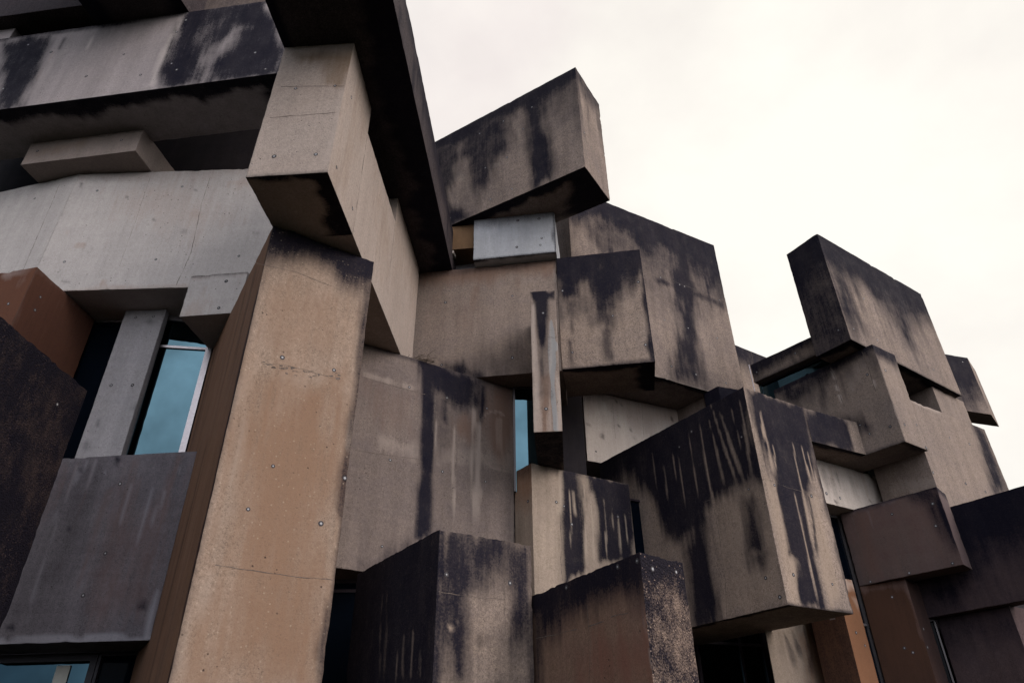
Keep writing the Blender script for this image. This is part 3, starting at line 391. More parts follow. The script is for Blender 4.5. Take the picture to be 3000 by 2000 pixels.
 {"n":"concrete_block","l":"top heavy corner block with black streaks jutting against the sky","m":"mid3","b":[[-1.472,8.965,9.364],[1.126,7.408,9.364],[1.584,8.141,9.364],[-1.014,9.698,9.364]],"t":[[-2.003,9.353,11.7],[1.114,7.396,11.7],[1.587,8.161,11.7],[-1.53,10.117,11.7]],"st":{"0":[["band",0,0.55,0.95,-99,99],["band",0,1.3,0.5,-99,99],["runs",0,0.2,2.9,0,2.0,44,41,0.8],["poly",0,0.12,1,[[3.01,0.044],[3.009,2.265],[2.599,2.33],[2.59,1.572],[2.55,0.126]]],["poly",0,0.12,-0.8,[[2.372,0.448],[2.598,0.51],[2.537,2.15],[2.362,2.312],[1.747,2.174],[1.623,1.491],[2.028,0.912]]],["poly",0,0.14,0.8,[[1.344,0.049],[2.389,0.015],[2.184,1.172],[1.954,1.279],[1.752,1.72],[1.424,1.853],[1.295,2.242],[1.068,0.847]]],["poly",0,0.1,-0.8,[[1.104,0.868],[1.316,0.991],[1.328,2.258],[1.13,2.272]]],["poly",0,0.12,0.8,[[0.144,0.132],[1.201,0.229],[1.075,1.185],[0.665,1.613],[0.445,1.499]]],["poly",0,0.1,1,[[0.534,1.862],[1.093,2.065],[1.099,2.368],[0.625,2.341]]],["poly",2,0.05,0.4,[[0.483,0.77],[1.138,0.803],[1.148,1.389],[0.433,1.247]]],["poly",2,0.03,0.5,[[2.426,0.74],[2.501,0.788],[2.487,1.111],[2.413,1.065]]],["poly",2,0.03,0.6,[[1.789,1.345],[2.017,1.372],[1.983,1.456],[1.808,1.452]]]],"1":[["band",0,0.4,0.7,-99,99],["runs",0,0,1,0,2.3,10,43,0.7]],"B":[["edgeB",0,0.22,1,0],["edgeB",0,0.6,1,1]]},"pl":[[0,2.153,1.355],[0,1.67,1.357],[0,1.677,0.42],[0,2.194,0.418],[0,2.562,0.86],[0,2.155,2.128],[0,1.664,2.146],[0,0.598,1.368],[0,2.788,0.437],[0,0.707,2.162],[1,0.104,1.5],[1,0.699,1.575],[1,0.526,1.997]],"se":[],"skip":[],"res":0.045,"rough":0.006},
 {"n":"concrete_block","l":"orange brown wall in the small gap under the top block","m":"ochre","b":[[-1.082,8.709,8.86],[-0.429,8.636,8.86],[-0.373,9.133,8.86],[-1.027,9.206,8.86]],"t":[[-1.082,8.709,9.357],[-0.429,8.636,9.357],[-0.373,9.133,9.357],[-1.027,9.206,9.357]],"st":{"0":[["band",1,1,0.4,-99,99]]},"pl":[],"se":[],"skip":[],"res":0.1,"rough":0.006},
 {"n":"concrete_block","l":None,"m":"greyblue","b":[[-1.08,9.129,8.52],[-0.366,9.011,8.52],[-0.3,9.406,8.52],[-1.015,9.524,8.52]],"t":[[-1.08,9.129,8.92],[-0.366,9.011,8.92],[-0.3,9.406,8.92],[-1.015,9.524,8.92]],"st":{},"pl":[],"se":[],"skip":[],"res":0.1,"rough":0.006},
 {"n":"concrete_block","l":None,"m":"cream","b":[[-0.963,8.711,8.8],[-0.929,8.703,8.8],[-0.896,8.85,8.8],[-0.93,8.857,8.8]],"t":[[-0.963,8.711,9.354],[-0.929,8.703,9.354],[-0.896,8.85,9.354],[-0.93,8.857,9.354]],"st":{},"pl":[],"se":[],"skip":[],"res":0.1,"rough":0.006},  # narrow pale strip standing for a lit sliver in the gap
 {"n":"concrete_block","l":"tall stained block rising behind against the sky","m":"mid3","b":[[1.086,9.761,7.5],[4.369,11.561,7.5],[3.744,12.701,7.5],[0.461,10.901,7.5]],"t":[[1.086,9.761,11.3],[4.369,11.561,11.3],[3.744,12.701,11.3],[0.461,10.901,11.3]],"st":{"0":[["band",0,1.3,1.0,-99,99],["runs",0,0,5,0,2.6,34,51,0.8],["band",0,2.4,0.55,-99,99],["poly",0,0.18,0.95,[[2.53,-0.059],[3.17,-0.039],[2.798,2.341],[2.69,3.708],[2.137,3.71],[2.384,2.076],[2.354,1.263]]],["poly",0,0.08,0.8,[[1.856,1.484],[3.676,1.528],[3.625,1.671],[1.835,1.632]]],["poly",0,0.15,0.9,[[3.458,-0.059],[3.728,0.024],[3.621,1.158],[3.237,1.463]]],["poly",0,0.15,-0.6,[[3.257,1.791],[3.836,2.02],[3.607,3.331],[2.941,3.286]]],["poly",0,0.15,-0.8,[[-0.073,1.274],[0.589,0.575],[0.688,1.218],[0.354,1.552],[-0.177,1.794]]],["poly",0,0.1,0.6,[[0.266,0.713],[1.047,0.018],[1.416,1.103],[0.668,1.432]]],["edge",2,0.035,0.7,"b"]],"B":[["edgeB",0,0.15,0.8,0]]},"pl":[[0,2.065,1.476],[0,2.539,1.484],[0,2.66,1.484],[0,3.56,1.515],[0,2.004,2.487],[0,2.566,2.498],[0,3.287,2.507],[0,1.997,3.488],[0,2.561,3.508],[0,3.285,3.501]],"se":[[0,0.006,[[1.88,1.434],[3.687,1.482]]]],"skip":[],"res":0.05,"rough":0.006},
 {"n":"wall","l":"cream board marked wall tucked under the tall block","m":"cream","b":[[1.248,10.963,6.14],[3.107,11.821,6.14],[2.771,12.547,6.14],[0.913,11.689,6.14]],"t":[[1.248,10.963,7.496],[3.107,11.821,7.496],[2.771,12.547,7.496],[0.913,11.689,7.496]],"st":{"0":[["blotch",0,16,61,0.05,0.7],["band",1,0.5,0.5,-99,99],["poly",0,0.12,0.5,[[-0.0,-0.004],[0.539,-0.155],[0.376,0.055],[-0.013,0.17]]],["poly",2,0.1,0.4,[[0.297,0.937],[0.887,0.634],[0.928,0.891],[0.336,1.247]]]]},"pl":[[0,0.182,1.16]],"se":[[0,0.006,[[0.61,0.145],[0.602,0.851]]],[0,0.005,[[1.256,0.013],[1.207,0.729]]]],"skip":[],"res":0.05,"rough":0.006},
 {"n":"wall","l":None,"m":"mid","b":[[3.107,11.821,5.5],[3.503,11.318,5.5],[3.896,11.627,5.5],[3.5,12.13,5.5]],"t":[[3.107,11.821,7.494],[3.503,11.318,7.494],[3.896,11.627,7.494],[3.5,12.13,7.494]],"st":{},"pl":[],"se":[],"skip":[],"res":0.1,"rough":0.006},
 {"n":"concrete_block","l":"small black stained block corner","m":"darkstain","b":[[3.461,11.167,5.9],[3.655,10.878,5.9],[4.163,11.065,5.9],[4.013,11.288,5.9]],"t":[[3.461,11.167,7.49],[3.655,10.878,7.49],[4.163,11.065,7.49],[4.013,11.288,7.49]],"st":{"0":[["band",0,3,1,-99,99]],"1":[["band",0,0.5,1,-99,99]]},"pl":[],"se":[],"skip":[],"res":0.08,"rough":0.006},
 {"n":"concrete_block","l":"big corner block with black stains and pale drips","m":"mid2","b":[[1.406,10.554,3.196],[2.986,7.979,3.196],[3.933,8.529,3.196],[2.352,11.104,3.196]],"t":[[1.381,10.521,5.9],[3.003,7.972,5.9],[4.005,8.595,5.9],[2.383,11.144,5.9]],"st":{"0":[["poly",0,0.1,1,[[0.783,-0.002],[3.041,0.006],[3.046,1.319],[2.839,1.229],[2.773,1.273],[2.638,1.251],[2.409,1.246],[2.199,1.248],[2.018,1.376],[1.948,2.743],[1.608,2.709],[1.725,1.567],[1.348,1.467],[1.2,1.138],[1.034,0.838],[0.859,0.519]]],["band",0,0.5,1,-99,99],["poly",0,0.06,0.9,[[2.671,1.35],[2.859,1.366],[2.799,2.012],[2.598,2.083],[2.633,1.724]]],["poly",0,0.08,0.8,[[2.632,2.051],[2.852,2.104],[2.814,2.251],[2.654,2.176]]],["poly",0,0.05,-0.6,[[2.586,1.235],[3.042,1.275],[3.054,1.428],[2.609,1.374]]],["streak",0,2.762,0.052,2.803,0.856,0.017,-0.72],["streak",2,2.762,0.052,2.803,0.856,0.008,0.3],["streak",0,1.979,0.102,1.978,1.272,0.017,-0.72],["streak",2,1.979,0.102,1.978,1.272,0.008,0.3],["streak",0,1.61,0.099,1.634,0.879,0.017,-0.72],["streak",2,1.61,0.099,1.634,0.879,0.008,0.3],["streak",0,2.203,-0.08,2.19,1.153,0.03,-0.72],["streak",2,2.203,-0.08,2.19,1.153,0.014,0.3],["streak",0,2.454,-0.028,2.633,1.272,0.043,-0.72],["streak",2,2.454,-0.028,2.633,1.272,0.02,0.3],["streak",0,2.569,0.164,2.747,1.265,0.051,-0.72],["streak",2,2.569,0.164,2.747,1.265,0.024,0.3],["streak",0,2.374,0.189,2.441,1.233,0.038,-0.72],["streak",2,2.374,0.189,2.441,1.233,0.018,0.3],["streak",0,2.915,0.146,2.889,1.245,0.038,-0.72],["streak",2,2.915,0.146,2.889,1.245,0.018,0.3],["streak",0,2.187,0.417,2.209,1.205,0.034,-0.72],["streak",2,2.187,0.417,2.209,1.205,0.016,0.3],["streak",0,1.718,0.234,1.718,1.289,0.025,-0.72],["streak",2,1.718,0.234,1.718,1.289,0.012,0.3],["streak",0,1.407,0.207,1.418,1.105,0.025,-0.72],["streak",2,1.407,0.207,1.418,1.105,0.012,0.3],["streak",0,1.225,0.233,1.234,0.95,0.025,-0.72],["streak",2,1.225,0.233,1.234,0.95,0.012,0.3],["streak",0,3.095,0.433,3.033,1.207,0.025,-0.72],["streak",2,3.095,0.433,3.033,1.207,0.012,0.3],["streak",0,2.208,0.83,2.17,2.74,0.068,-0.72],["streak",2,2.208,0.83,2.17,2.74,0.032,0.3],["poly",2,0.05,0.35,[[2.294,1.232],[3.002,1.326],[2.996,2.66],[2.082,2.649]]]],"1":[["poly",0,0.06,1,[[0.026,-0.01],[1.157,0.028],[1.149,0.556],[1.117,0.923],[0.884,1.219],[0.742,2.049],[0.528,2.156],[0.347,2.178],[0.184,2.16],[0.263,1.542],[0.246,1.112],[0.168,0.764]]],["poly",0,0.05,1,[[0.154,0.042],[0.359,0.63],[0.344,1.182],[0.297,1.621],[0.282,2.03],[0.265,2.342],[0.249,2.641],[0.674,2.711],[0.653,2.298],[0.677,1.813],[0.767,1.104],[0.884,0.367],[0.794,0.034]]],["streak",0,0.243,0.608,0.25,1.2,0.06,-0.9],["streak",2,0.243,0.608,0.25,1.2,0.036,0.6],["streak",0,0.227,0.274,0.2,0.758,0.06,-0.9],["streak",2,0.227,0.274,0.2,0.758,0.036,0.6],["streak",0,0.746,0.594,0.712,2.133,0.045,-0.9],["streak",2,0.746,0.594,0.712,2.133,0.027,0.6],["streak",0,0.919,0.556,0.982,1.247,0.045,-0.9],["streak",2,0.919,0.556,0.982,1.247,0.027,0.6],["streak",0,1.042,0.579,1.019,1.285,0.03,-0.9],["streak",2,1.042,0.579,1.019,1.285,0.018,0.6],["streak",0,0.572,1.318,0.556,2.722,0.035,-0.9],["streak",2,0.572,1.318,0.556,2.722,0.021,0.6],["streak",0,0.357,0.677,0.309,1.1,0.03,-0.9],["streak",2,0.357,0.677,0.309,1.1,0.018,0.6],["poly",0,0.04,-1,[[0.033,1.24],[0.236,1.246],[0.182,1.803],[0.155,2.163],[0.318,2.182],[0.195,2.718],[-0.015,2.702]]],["poly",0,0.04,-1,[[0.801,1.278],[1.019,1.285],[1.122,2.324],[0.954,2.668],[0.688,2.673],[0.697,2.175]]],["streak",0,0.851,1.314,0.743,2.129,0.05,0.8],["edge",0,0.06,0.6,"r"],["edge",0,0.025,0.7,"b"],["poly",2,0.08,0.5,[[0.033,1.24],[0.236,1.246],[0.318,2.182],[0.195,2.718],[0.012,2.699]]],["poly",2,0.08,0.5,[[0.834,1.272],[1.019,1.285],[1.041,2.527],[0.688,2.673]]]],"B":[["edgeB",0,0.1,0.8,0]]},"pl":[[0,2.8,1.317],[0,2.797,2.37],[0,2.939,2.606],[0,2.845,0.639],[0,1.769,0.371],[0,2.034,0.242],[1,0.208,1.299],[1,0.893,1.32],[1,0.209,2.36],[1,0.9,2.394]],"se":[[0,0.008,[[2.199,1.248],[2.217,1.697],[2.197,2.276],[2.126,2.694]]],[0,0.006,[[2.046,1.247],[2.631,1.28],[3.069,1.271]]],[1,0.005,[[0.061,1.243],[0.403,1.282],[1.078,1.298]]]],"skip":[],"res":0.025,"rough":0.006},
 {"n":"beam","l":"low black stained beam beside the big corner block","m":"mid2","b":[[4.005,8.595,5.397],[4.931,9.072,5.397],[4.473,9.961,5.397],[3.547,9.485,5.397]],"t":[[4.005,8.595,5.897],[4.931,9.072,5.897],[4.473,9.961,5.897],[3.547,9.485,5.897]],"st":{"0":[["poly",0,0.08,1,[[-0.021,-0.019],[1.041,-0.003],[1.032,0.128],[0.888,0.05],[0.814,0.508],[-0.061,0.499]]],["poly",0,0.05,-1,[[0.877,0.079],[1.055,0.016],[1.06,0.488],[0.836,0.504]]]],"B":[["edgeB",0,0.08,1,0]]},"pl":[],"se":[],"skip":[],"res":0.05,"rough":0.006},
 {"n":"concrete_block","l":"brown grey corner block with pale cracks","m":"mid","b":[[4.253,10.025,5.395],[5.259,8.623,5.395],[5.734,8.944,5.395],[4.728,10.346,5.395]],"t":[[4.253,10.025,6.935],[5.259,8.623,6.935],[5.734,8.944,6.935],[4.728,10.346,6.935]],"st":{"0":[["poly",0,0.08,0.75,[[0.017,0.049],[0.842,0.025],[1.079,0.018],[0.976,0.178],[0.307,0.419]]],["band",0,0.14,0.9,-99,99],["runs",0,0,2.4,0,0.9,18,71,0.6],["poly",0,0.1,0.9,[[1.566,-0.009],[1.715,-0.003],[1.713,0.297],[1.613,0.19],[1.558,0.105]]],["poly",0,0.12,0.9,[[0.894,0.863],[1.221,1.048],[1.293,1.157],[0.943,1.075]]],["streak",2,1.029,0.054,1.055,0.304,0.035,1],["streak",2,1.055,0.304,1.038,0.499,0.035,1],["streak",2,1.038,0.499,1.069,0.739,0.035,1],["streak",2,1.553,0.032,1.567,0.341,0.035,1],["streak",2,1.567,0.341,1.561,0.702,0.035,1],["poly",2,0.1,0.35,[[1.188,0.041],[1.574,0.054],[1.484,0.528],[1.137,0.6]]],["edge",0,0.03,0.5,"b"]],"1":[["band",0,0.22,0.9,-99,99],["edge",0,0.03,0.5,"l"]],"B":[["edgeB",0,0.08,0.6,1]]},"pl":[[0,1.523,0.417],[0,1.601,1.272],[0,1.301,1.266],[0,1.206,1.096],[1,0.127,0.405],[1,0.146,1.253],[1,0.49,1.17],[1,0.533,1.506]],"se":[[0,0.012,[[1.029,0.054],[1.055,0.304],[1.038,0.499],[1.069,0.739]]],[0,0.012,[[1.553,0.032],[1.567,0.341],[1.561,0.702]]]],"skip":[],"res":0.05,"rough":0.006},
 {"n":"beam","l":"dark beam above the slanted glass strip","m":"mid2","b":[[4.127,10.422,7.3],[5.112,9.216,7.3],[5.576,9.595,7.3],[4.591,10.801,7.3]],"t":[[4.127,10.422,7.645],[5.112,9.216,7.645],[5.576,9.595,7.645],[4.591,10.801,7.645]],"st":{"0":[["band",0,0.25,0.9,-99,99],["edge",0,0.05,0.6,"b"],["runs",0,0,1.6,0,0.7,12,77,0.6]]},"pl":[[0,0.832,0.16],[0,0.09,0.18]],"se":[],"skip":[],"res":0.06,"rough":0.006},
 {"n":"wall","l":"dark low wall between the tall block and the dark beam","m":"mid2","b":[[4.09,11.976,5.0],[5.716,13.031,5.0],[5.444,13.451,5.0],[3.817,12.396,5.0]],"t":[[4.09,11.976,9.258],[5.716,13.031,9.258],[5.444,13.451,9.258],[3.817,12.396,9.258]],"st":{"0":[["band",0,0.6,0.9,-99,99],["runs",0,0,3,0,1.5,12,78,0.6]]},"pl":[],"se":[[0,0.01,[[1.172,0.01],[1.175,0.262]]]],"skip":[],"res":0.08,"rough":0.006},
 {"n":"concrete_block","l":"long stained upper block standing against the sky on the right","m":"mid3","b":[[4.571,8.976,6.939],[4.9,8.494,6.939],[7.474,10.295,6.939],[7.145,10.777,6.939]],"t":[[4.584,9.024,8.95],[4.894,8.497,8.95],[7.391,10.181,8.95],[7.081,10.709,8.95]],"st":{"0":[["band",0,1.2,1,-99,99],["band",0,4,0.75,-99,99],["runs",0,0,0.8,0,2.1,10,81,0.6]],"1":[["band",0,0.9,1,-99,99],["runs",0,0,3.2,0,1.9,40,82,0.8],["poly",0,0.15,0.8,[[0.009,0.115],[0.35,0.167],[0.536,1.552],[0.097,1.924],[-0.033,1.459]]],["poly",0,0.15,0.8,[[1.97,-0.127],[2.35,0.16],[1.876,1.453],[1.701,1.318],[1.727,0.906]]],["poly",0,0.15,-0.6,[[0.689,1.045],[1.317,0.93],[1.367,1.566],[0.5,1.627]]],["poly",0,0.15,-0.6,[[2.596,0.857],[3.057,0.831],[2.92,1.891],[1.988,1.863]]],["edge",0,0.03,0.5,"b"]],"B":[["edgeB",0,0.2,1,0],["edgeB",0,0.15,1,1]]},"pl":[[1,0.805,0.959],[1,0.776,1.743],[1,0.17,1.766],[1,2.319,1.744],[0,0.468,1.777]],"se":[],"skip":[],"res":0.05,"rough":0.006},
 {"n":"concrete_block","l":"small supporting block in the gap under the long upper block","m":"mid","b":[[6.217,10.87,6.247],[6.792,9.933,6.247],[7.613,10.506,6.247],[7.038,11.443,6.247]],"t":[[6.217,10.87,6.936],[6.792,9.933,6.936],[7.613,10.506,6.936],[7.038,11.443,6.936]],"st":{},"pl":[],"se":[],"skip":[],"res":0.08,"rough":0.006},
 {"n":"wall","l":"tall smooth brown grey wall at the right","m":"mid","b":[[5.305,9.689,4.45],[5.719,9.014,4.45],[7.495,10.121,4.45],[7.081,10.795,4.45]],"t":[[5.305,9.689,6.247],[5.719,9.014,6.247],[7.495,10.121,6.247],[7.081,10.795,6.247]],"st":{"1":[["poly",0,0.12,0.95,[[1.776,-0.025],[2.092,0.0],[1.994,1.051],[1.667,1.112],[1.708,0.508]]],["band",2,0.06,0.6,0.106,0.873]],"0":[["poly",2,0.05,0.4,[[0.136,1.107],[0.804,1.179],[0.772,1.339],[0.102,1.29]]]]},"pl":[[1,0.027,1.14],[1,0.86,0.431],[1,0.826,1.145],[1,1.319,1.175],[1,1.399,0.408]],"se":[],"skip":[],"res":0.06,"rough":0.006},
 {"n":"concrete_block","l":"small dark block behind the long upper block at the far right","m":"mid3","b":[[7.552,11.202,7.2],[8.794,11.559,7.2],[9.257,12.095,7.2],[8.016,11.738,7.2]],"t":[[7.552,11.202,8.417],[8.794,11.559,8.417],[9.257,12.095,8.417],[8.016,11.738,8.417]],"st":{"0":[["band",0,1.5,1,-99,99],["runs",0,0,2,0,2.5,12,91,0.6]]},"pl":[[0,1.124,0.12]],"se":[],"skip":[],"res":0.08,"rough":0.006},
 {"n":"wall","l":"cream wall panel tucked under the stained beam","m":"cream","b":[[3.847,8.938,4.75],[5.568,9.976,4.75],[5.309,10.404,4.75],[3.589,9.366,4.75]],"t":[[3.847,8.938,5.393],[5.568,9.976,5.393],[5.309,10.404,5.393],[3.589,9.366,5.393]],"st":{"0":[["runs",1,0,2,0,0.7,16,95,0.4],["blotch",0,12,96,0.03,0.7],["runs",0,0.5,1.8,0.1,0.7,6,97,0.4]]},"pl":[[0,0.809,0.514],[0,0.527,0.5],[0,1.709,0.032]],"se":[],"skip":[],"res":0.05,"rough":0.006},
 {"n":"concrete_block","l":"smooth mauve brown block with a black corner stain","m":"mauve","b":[[4.648,9.7,3.771],[5.467,8.628,3.771],[5.722,8.886,3.771],[4.902,9.958,3.771]],"t":[[4.623,9.658,4.76],[5.467,8.628,4.76],[5.737,8.915,4.76],[4.892,9.945,4.76]],"st":{"0":[["poly",0,0.1,0.95,[[0.905,-0.063],[1.35,0.0],[1.372,0.345],[1.347,0.728],[1.295,0.758],[1.247,0.4],[1.196,0.161]]],["band",0,0.05,0.8,-99,99],["band",1,1.2,0.5,-99,99],["poly",1,0.1,0.7,[[0.145,0.011],[0.485,0.055],[0.358,0.943],[0.121,0.941]]],["streak",2,0.216,0.03,0.19,0.954,0.02,0.5],["streak",2,0.393,0.03,0.385,0.546,0.02,0.4],["poly",2,0.03,0.5,[[0.179,-0.019],[0.799,-0.023],[0.757,0.036],[0.189,0.037]]]],"1":[["band",0,0.12,0.8,-99,99]]},"pl":[[0,0.694,0.193],[0,1.224,0.196],[0,1.172,0.473],[0,1.218,0.95],[0,0.682,0.956],[0,0.163,0.963]],"se":[[0,0.008,[[0.145,0.011],[0.171,0.308],[0.151,0.677],[0.144,0.946]]]],"skip":[],"res":0.045,"rough":0.006},
 {"n":"concrete_block","l":"broad black stained block at the right edge","m":"mauve2","b":[[5.195,9.854,3.336],[6.55,7.72,3.336],[6.761,7.854,3.336],[5.406,9.988,3.336]],"t":[[5.195,9.854,4.6],[6.55,7.72,4.6],[6.761,7.854,4.6],[5.406,9.988,4.6]],"st":{"0":[["band",0,1.0,1,-99,99],["band",0,2.2,0.4,-99,99],["poly",0,0.2,0.9,[[0.328,0.812],[1.063,0.812],[1.203,0.555],[1.142,0.365],[1.067,0.074],[1.577,-0.001],[1.434,0.611],[0.75,1.092],[0.342,1.229]]],["poly",0,0.2,-0.5,[[1.545,0.639],[1.726,0.683],[1.516,1.234],[1.247,1.223]]]]},"pl":[],"se":[],"skip":[],"res":0.06,"rough":0.006},
 {"n":"concrete_block","l":"rust brown lower block with a pale rounded edge","m":"rust","b":[[4.647,9.702,0.0],[5.078,9.309,0.0],[5.38,9.582,0.0],[4.95,9.976,0.0]],"t":[[4.647,9.702,3.767],[5.078,9.309,3.767],[5.38,9.582,3.767],[4.95,9.976,3.767]],"st":{"0":[["band",1,2.2,0.9,-99,99],["poly",2,0.04,0.5,[[0.007,0.006],[0.573,0.007],[0.505,0.095],[0.031,0.085]]],["poly",2,0.03,0.7,[[0.529,0.012],[0.582,0.004],[0.564,0.721],[0.548,0.64],[0.576,0.275]]]],"1":[["edge",1,0.2,0.3,"l"]]},"pl":[[0,0.366,0.193],[0,0.338,0.803],[0,0.421,0.863],[1,0.099,0.597],[1,0.048,0.817]],"se":[],"skip":[],"res":0.05,"rough":0.006},
 {"n":"pillar","l":"narrow orange stained upright beside the dark glass","m":"orange","b":[[3.903,9.733,0.0],[4.168,9.309,0.0],[4.473,9.5,0.0],[4.208,9.924,0.0]],"t":[[3.903,9.733,3.807],[4.168,9.309,3.807],[4.473,9.5,3.807],[4.208,9.924,3.807]],"st":{"1":[["band",1,5,0.5,-99,99],["poly",2,0.03,0.9,[[0.109,-0.004],[0.391,-0.003],[0.398,0.115],[0.116,0.146]]],["poly",2,0.02,0.5,[[0.28,0.257],[0.359,0.27],[0.33,0.336]]]],"0":[["band",0,9,0.5,-99,99]]},"pl":[[1,0.156,0.67],[1,0.271,0.813]],"se":[],"skip":[],"res":0.05,"rough":0.006},
 {"n":"pillar","l":"stained concrete column under the big corner block","m":"cream2","b":[[3.187,9.478,0.0],[4.413,10.244,0.0],[4.678,10.859,0.0],[3.379,10.047,0.0]],"t":[[3.187,9.478,3.6],[4.413,10.244,3.6],[4.678,10.859,3.6],[3.379,10.047,3.6]],"st":{"0":[["streak",0,0.385,0.397,0.434,0.84,0.09,0.55],["streak",0,0.816,0.32,0.726,0.943,0.09,0.55],["streak",0,1.241,0.219,1.26,0.626,0.09,0.55],["streak",0,0.521,0.386,0.577,0.712,0.09,0.55],["poly",2,0.2,0.3,[[0.12,0.621],[0.317,0.608],[0.445,0.996],[0.028,1.016]]],["poly",1,0.2,0.5,[[0.576,0.424],[1.252,0.284],[1.268,0.957],[0.712,0.983]]]]},"pl":[],"se":[[0,0.01,[[0.967,0.286],[1.044,0.641],[1.056,0.967]]]],"skip":[],"res":0.045,"rough":0.006},
 {"n":"wall_panel","l":"dark mauve panel below the black stained block","m":"mauve2","b":[[5.517,9.645,0.0],[5.979,8.851,0.0],[6.329,9.051,0.0],[5.867,10.145,0.0]],"t":[[5.517,9.645,3.334],[5.979,8.851,3.334],[6.329,9.051,3.334],[5.867,10.145,3.334]],"st":{"0":[["band",0,0.5,0.5,-99,99]]},"pl":[],"se":[],"skip":[],"res":0.06,"rough":0.006},
 {"n":"wall","l":"tall curved looking wall with a black moss streak down its middle","m":"midg","b":[[-2.805,7.185,3.59],[0.007,9.064,3.59],[-0.493,9.813,3.59],[-3.305,7.933,3.59]],"t":[[-2.805,7.185,6.497],[0.007,9.064,6.497],[-0.493,9.813,6.497],[-3.305,7.933,6.497]],"st":{"0":[["poly",0,0.09,1,[[1.819,0.006],[1.872,0.016],[2.799,-0.021],[2.784,0.397],[2.702,0.473],[2.456,0.488],[2.133,0.42],[2.051,0.365]]],["poly",0,0.035,1,[[1.857,0.021],[2.085,0.031],[2.095,0.483],[2.115,1.18],[2.112,1.649],[2.115,2.005],[2.135,2.343],[2.034,2.421],[1.945,2.455],[1.981,2.115],[1.972,1.856],[1.992,1.583],[1.945,1.315],[1.983,0.92],[1.944,0.317]]],["poly",0,0.03,1,[[1.878,0.026],[2.069,0.02],[2.115,1.18],[2.112,1.649],[2.105,2.006],[2.11,2.388],[2.002,2.426],[1.992,1.583],[1.962,0.974]]],["poly",0,0.1,0.7,[[1.797,2.559],[2.144,2.341],[2.104,2.431],[1.554,2.75],[1.438,2.843]]],["streak",2,2.118,0.424,2.145,1.364,0.04,0.8],["poly",0,0.04,0.9,[[2.188,0.457],[2.673,0.428],[2.675,0.481],[2.299,0.557],[2.311,0.836],[2.232,0.806]]],["poly",0,0.08,0.45,[[2.162,0.464],[2.403,0.502],[2.376,1.118],[2.209,1.349]]],["streak",0,2.875,0.097,2.846,0.751,0.05,0.9],["streak",0,2.767,0.129,2.758,0.511,0.05,0.9],["streak",2,2.697,0.259,2.745,2.246,0.045,0.75],["streak",2,2.809,0.227,2.845,2.23,0.045,0.75],["streak",2,2.753,0.243,2.795,2.238,0.045,0.75],["streak",2,2.397,0.345,2.475,2.289,0.045,0.75],["poly",1,0.1,0.8,[[2.359,0.722],[2.734,0.676],[2.714,0.988],[2.397,1.015]]],["poly",1,0.12,0.9,[[2.891,-0.02],[3.383,-0.0],[3.404,0.664],[3.183,1.182],[3.014,0.865],[2.9,0.633]]],["arc",2,[3.127,0.889],0.35,0.03,0.5],["poly",2,0.08,0.5,[[1.333,1.203],[1.953,1.218],[1.967,1.427],[1.358,1.45]]],["poly",1,0.15,0.35,[[0.996,0.448],[1.875,0.442],[1.902,1.183],[1.077,1.151]]],["poly",2,0.06,0.4,[[2.174,1.166],[3.352,1.094],[3.35,1.296],[2.189,1.448]]],["poly",2,0.03,0.6,[[1.041,0.434],[1.953,0.446],[1.954,0.471],[1.045,0.468]]],["runs",2,2.9,4.2,0.5,2.9,14,101,0.5],["runs",1,2.9,4.4,0.3,2.9,10,102,0.4],["band",0,0.06,0.6,-99,99]]},"pl":[[0,1.719,0.456],[0,2.289,0.455],[0,2.931,0.443],[0,1.54,1.531],[0,2.273,1.528],[0,2.923,1.53],[0,1.535,2.597]],"se":[[0,0.012,[[1.072,0.5],[1.48,0.505],[1.956,0.497]]],[0,0.012,[[1.075,1.506],[1.567,1.47],[1.943,1.432]]],[0,0.006,[[2.11,0.479],[2.166,2.317]]],[0,0.006,[[2.296,0.505],[2.675,0.512]]]],"skip":[],"res":0.04,"rough":0.006},
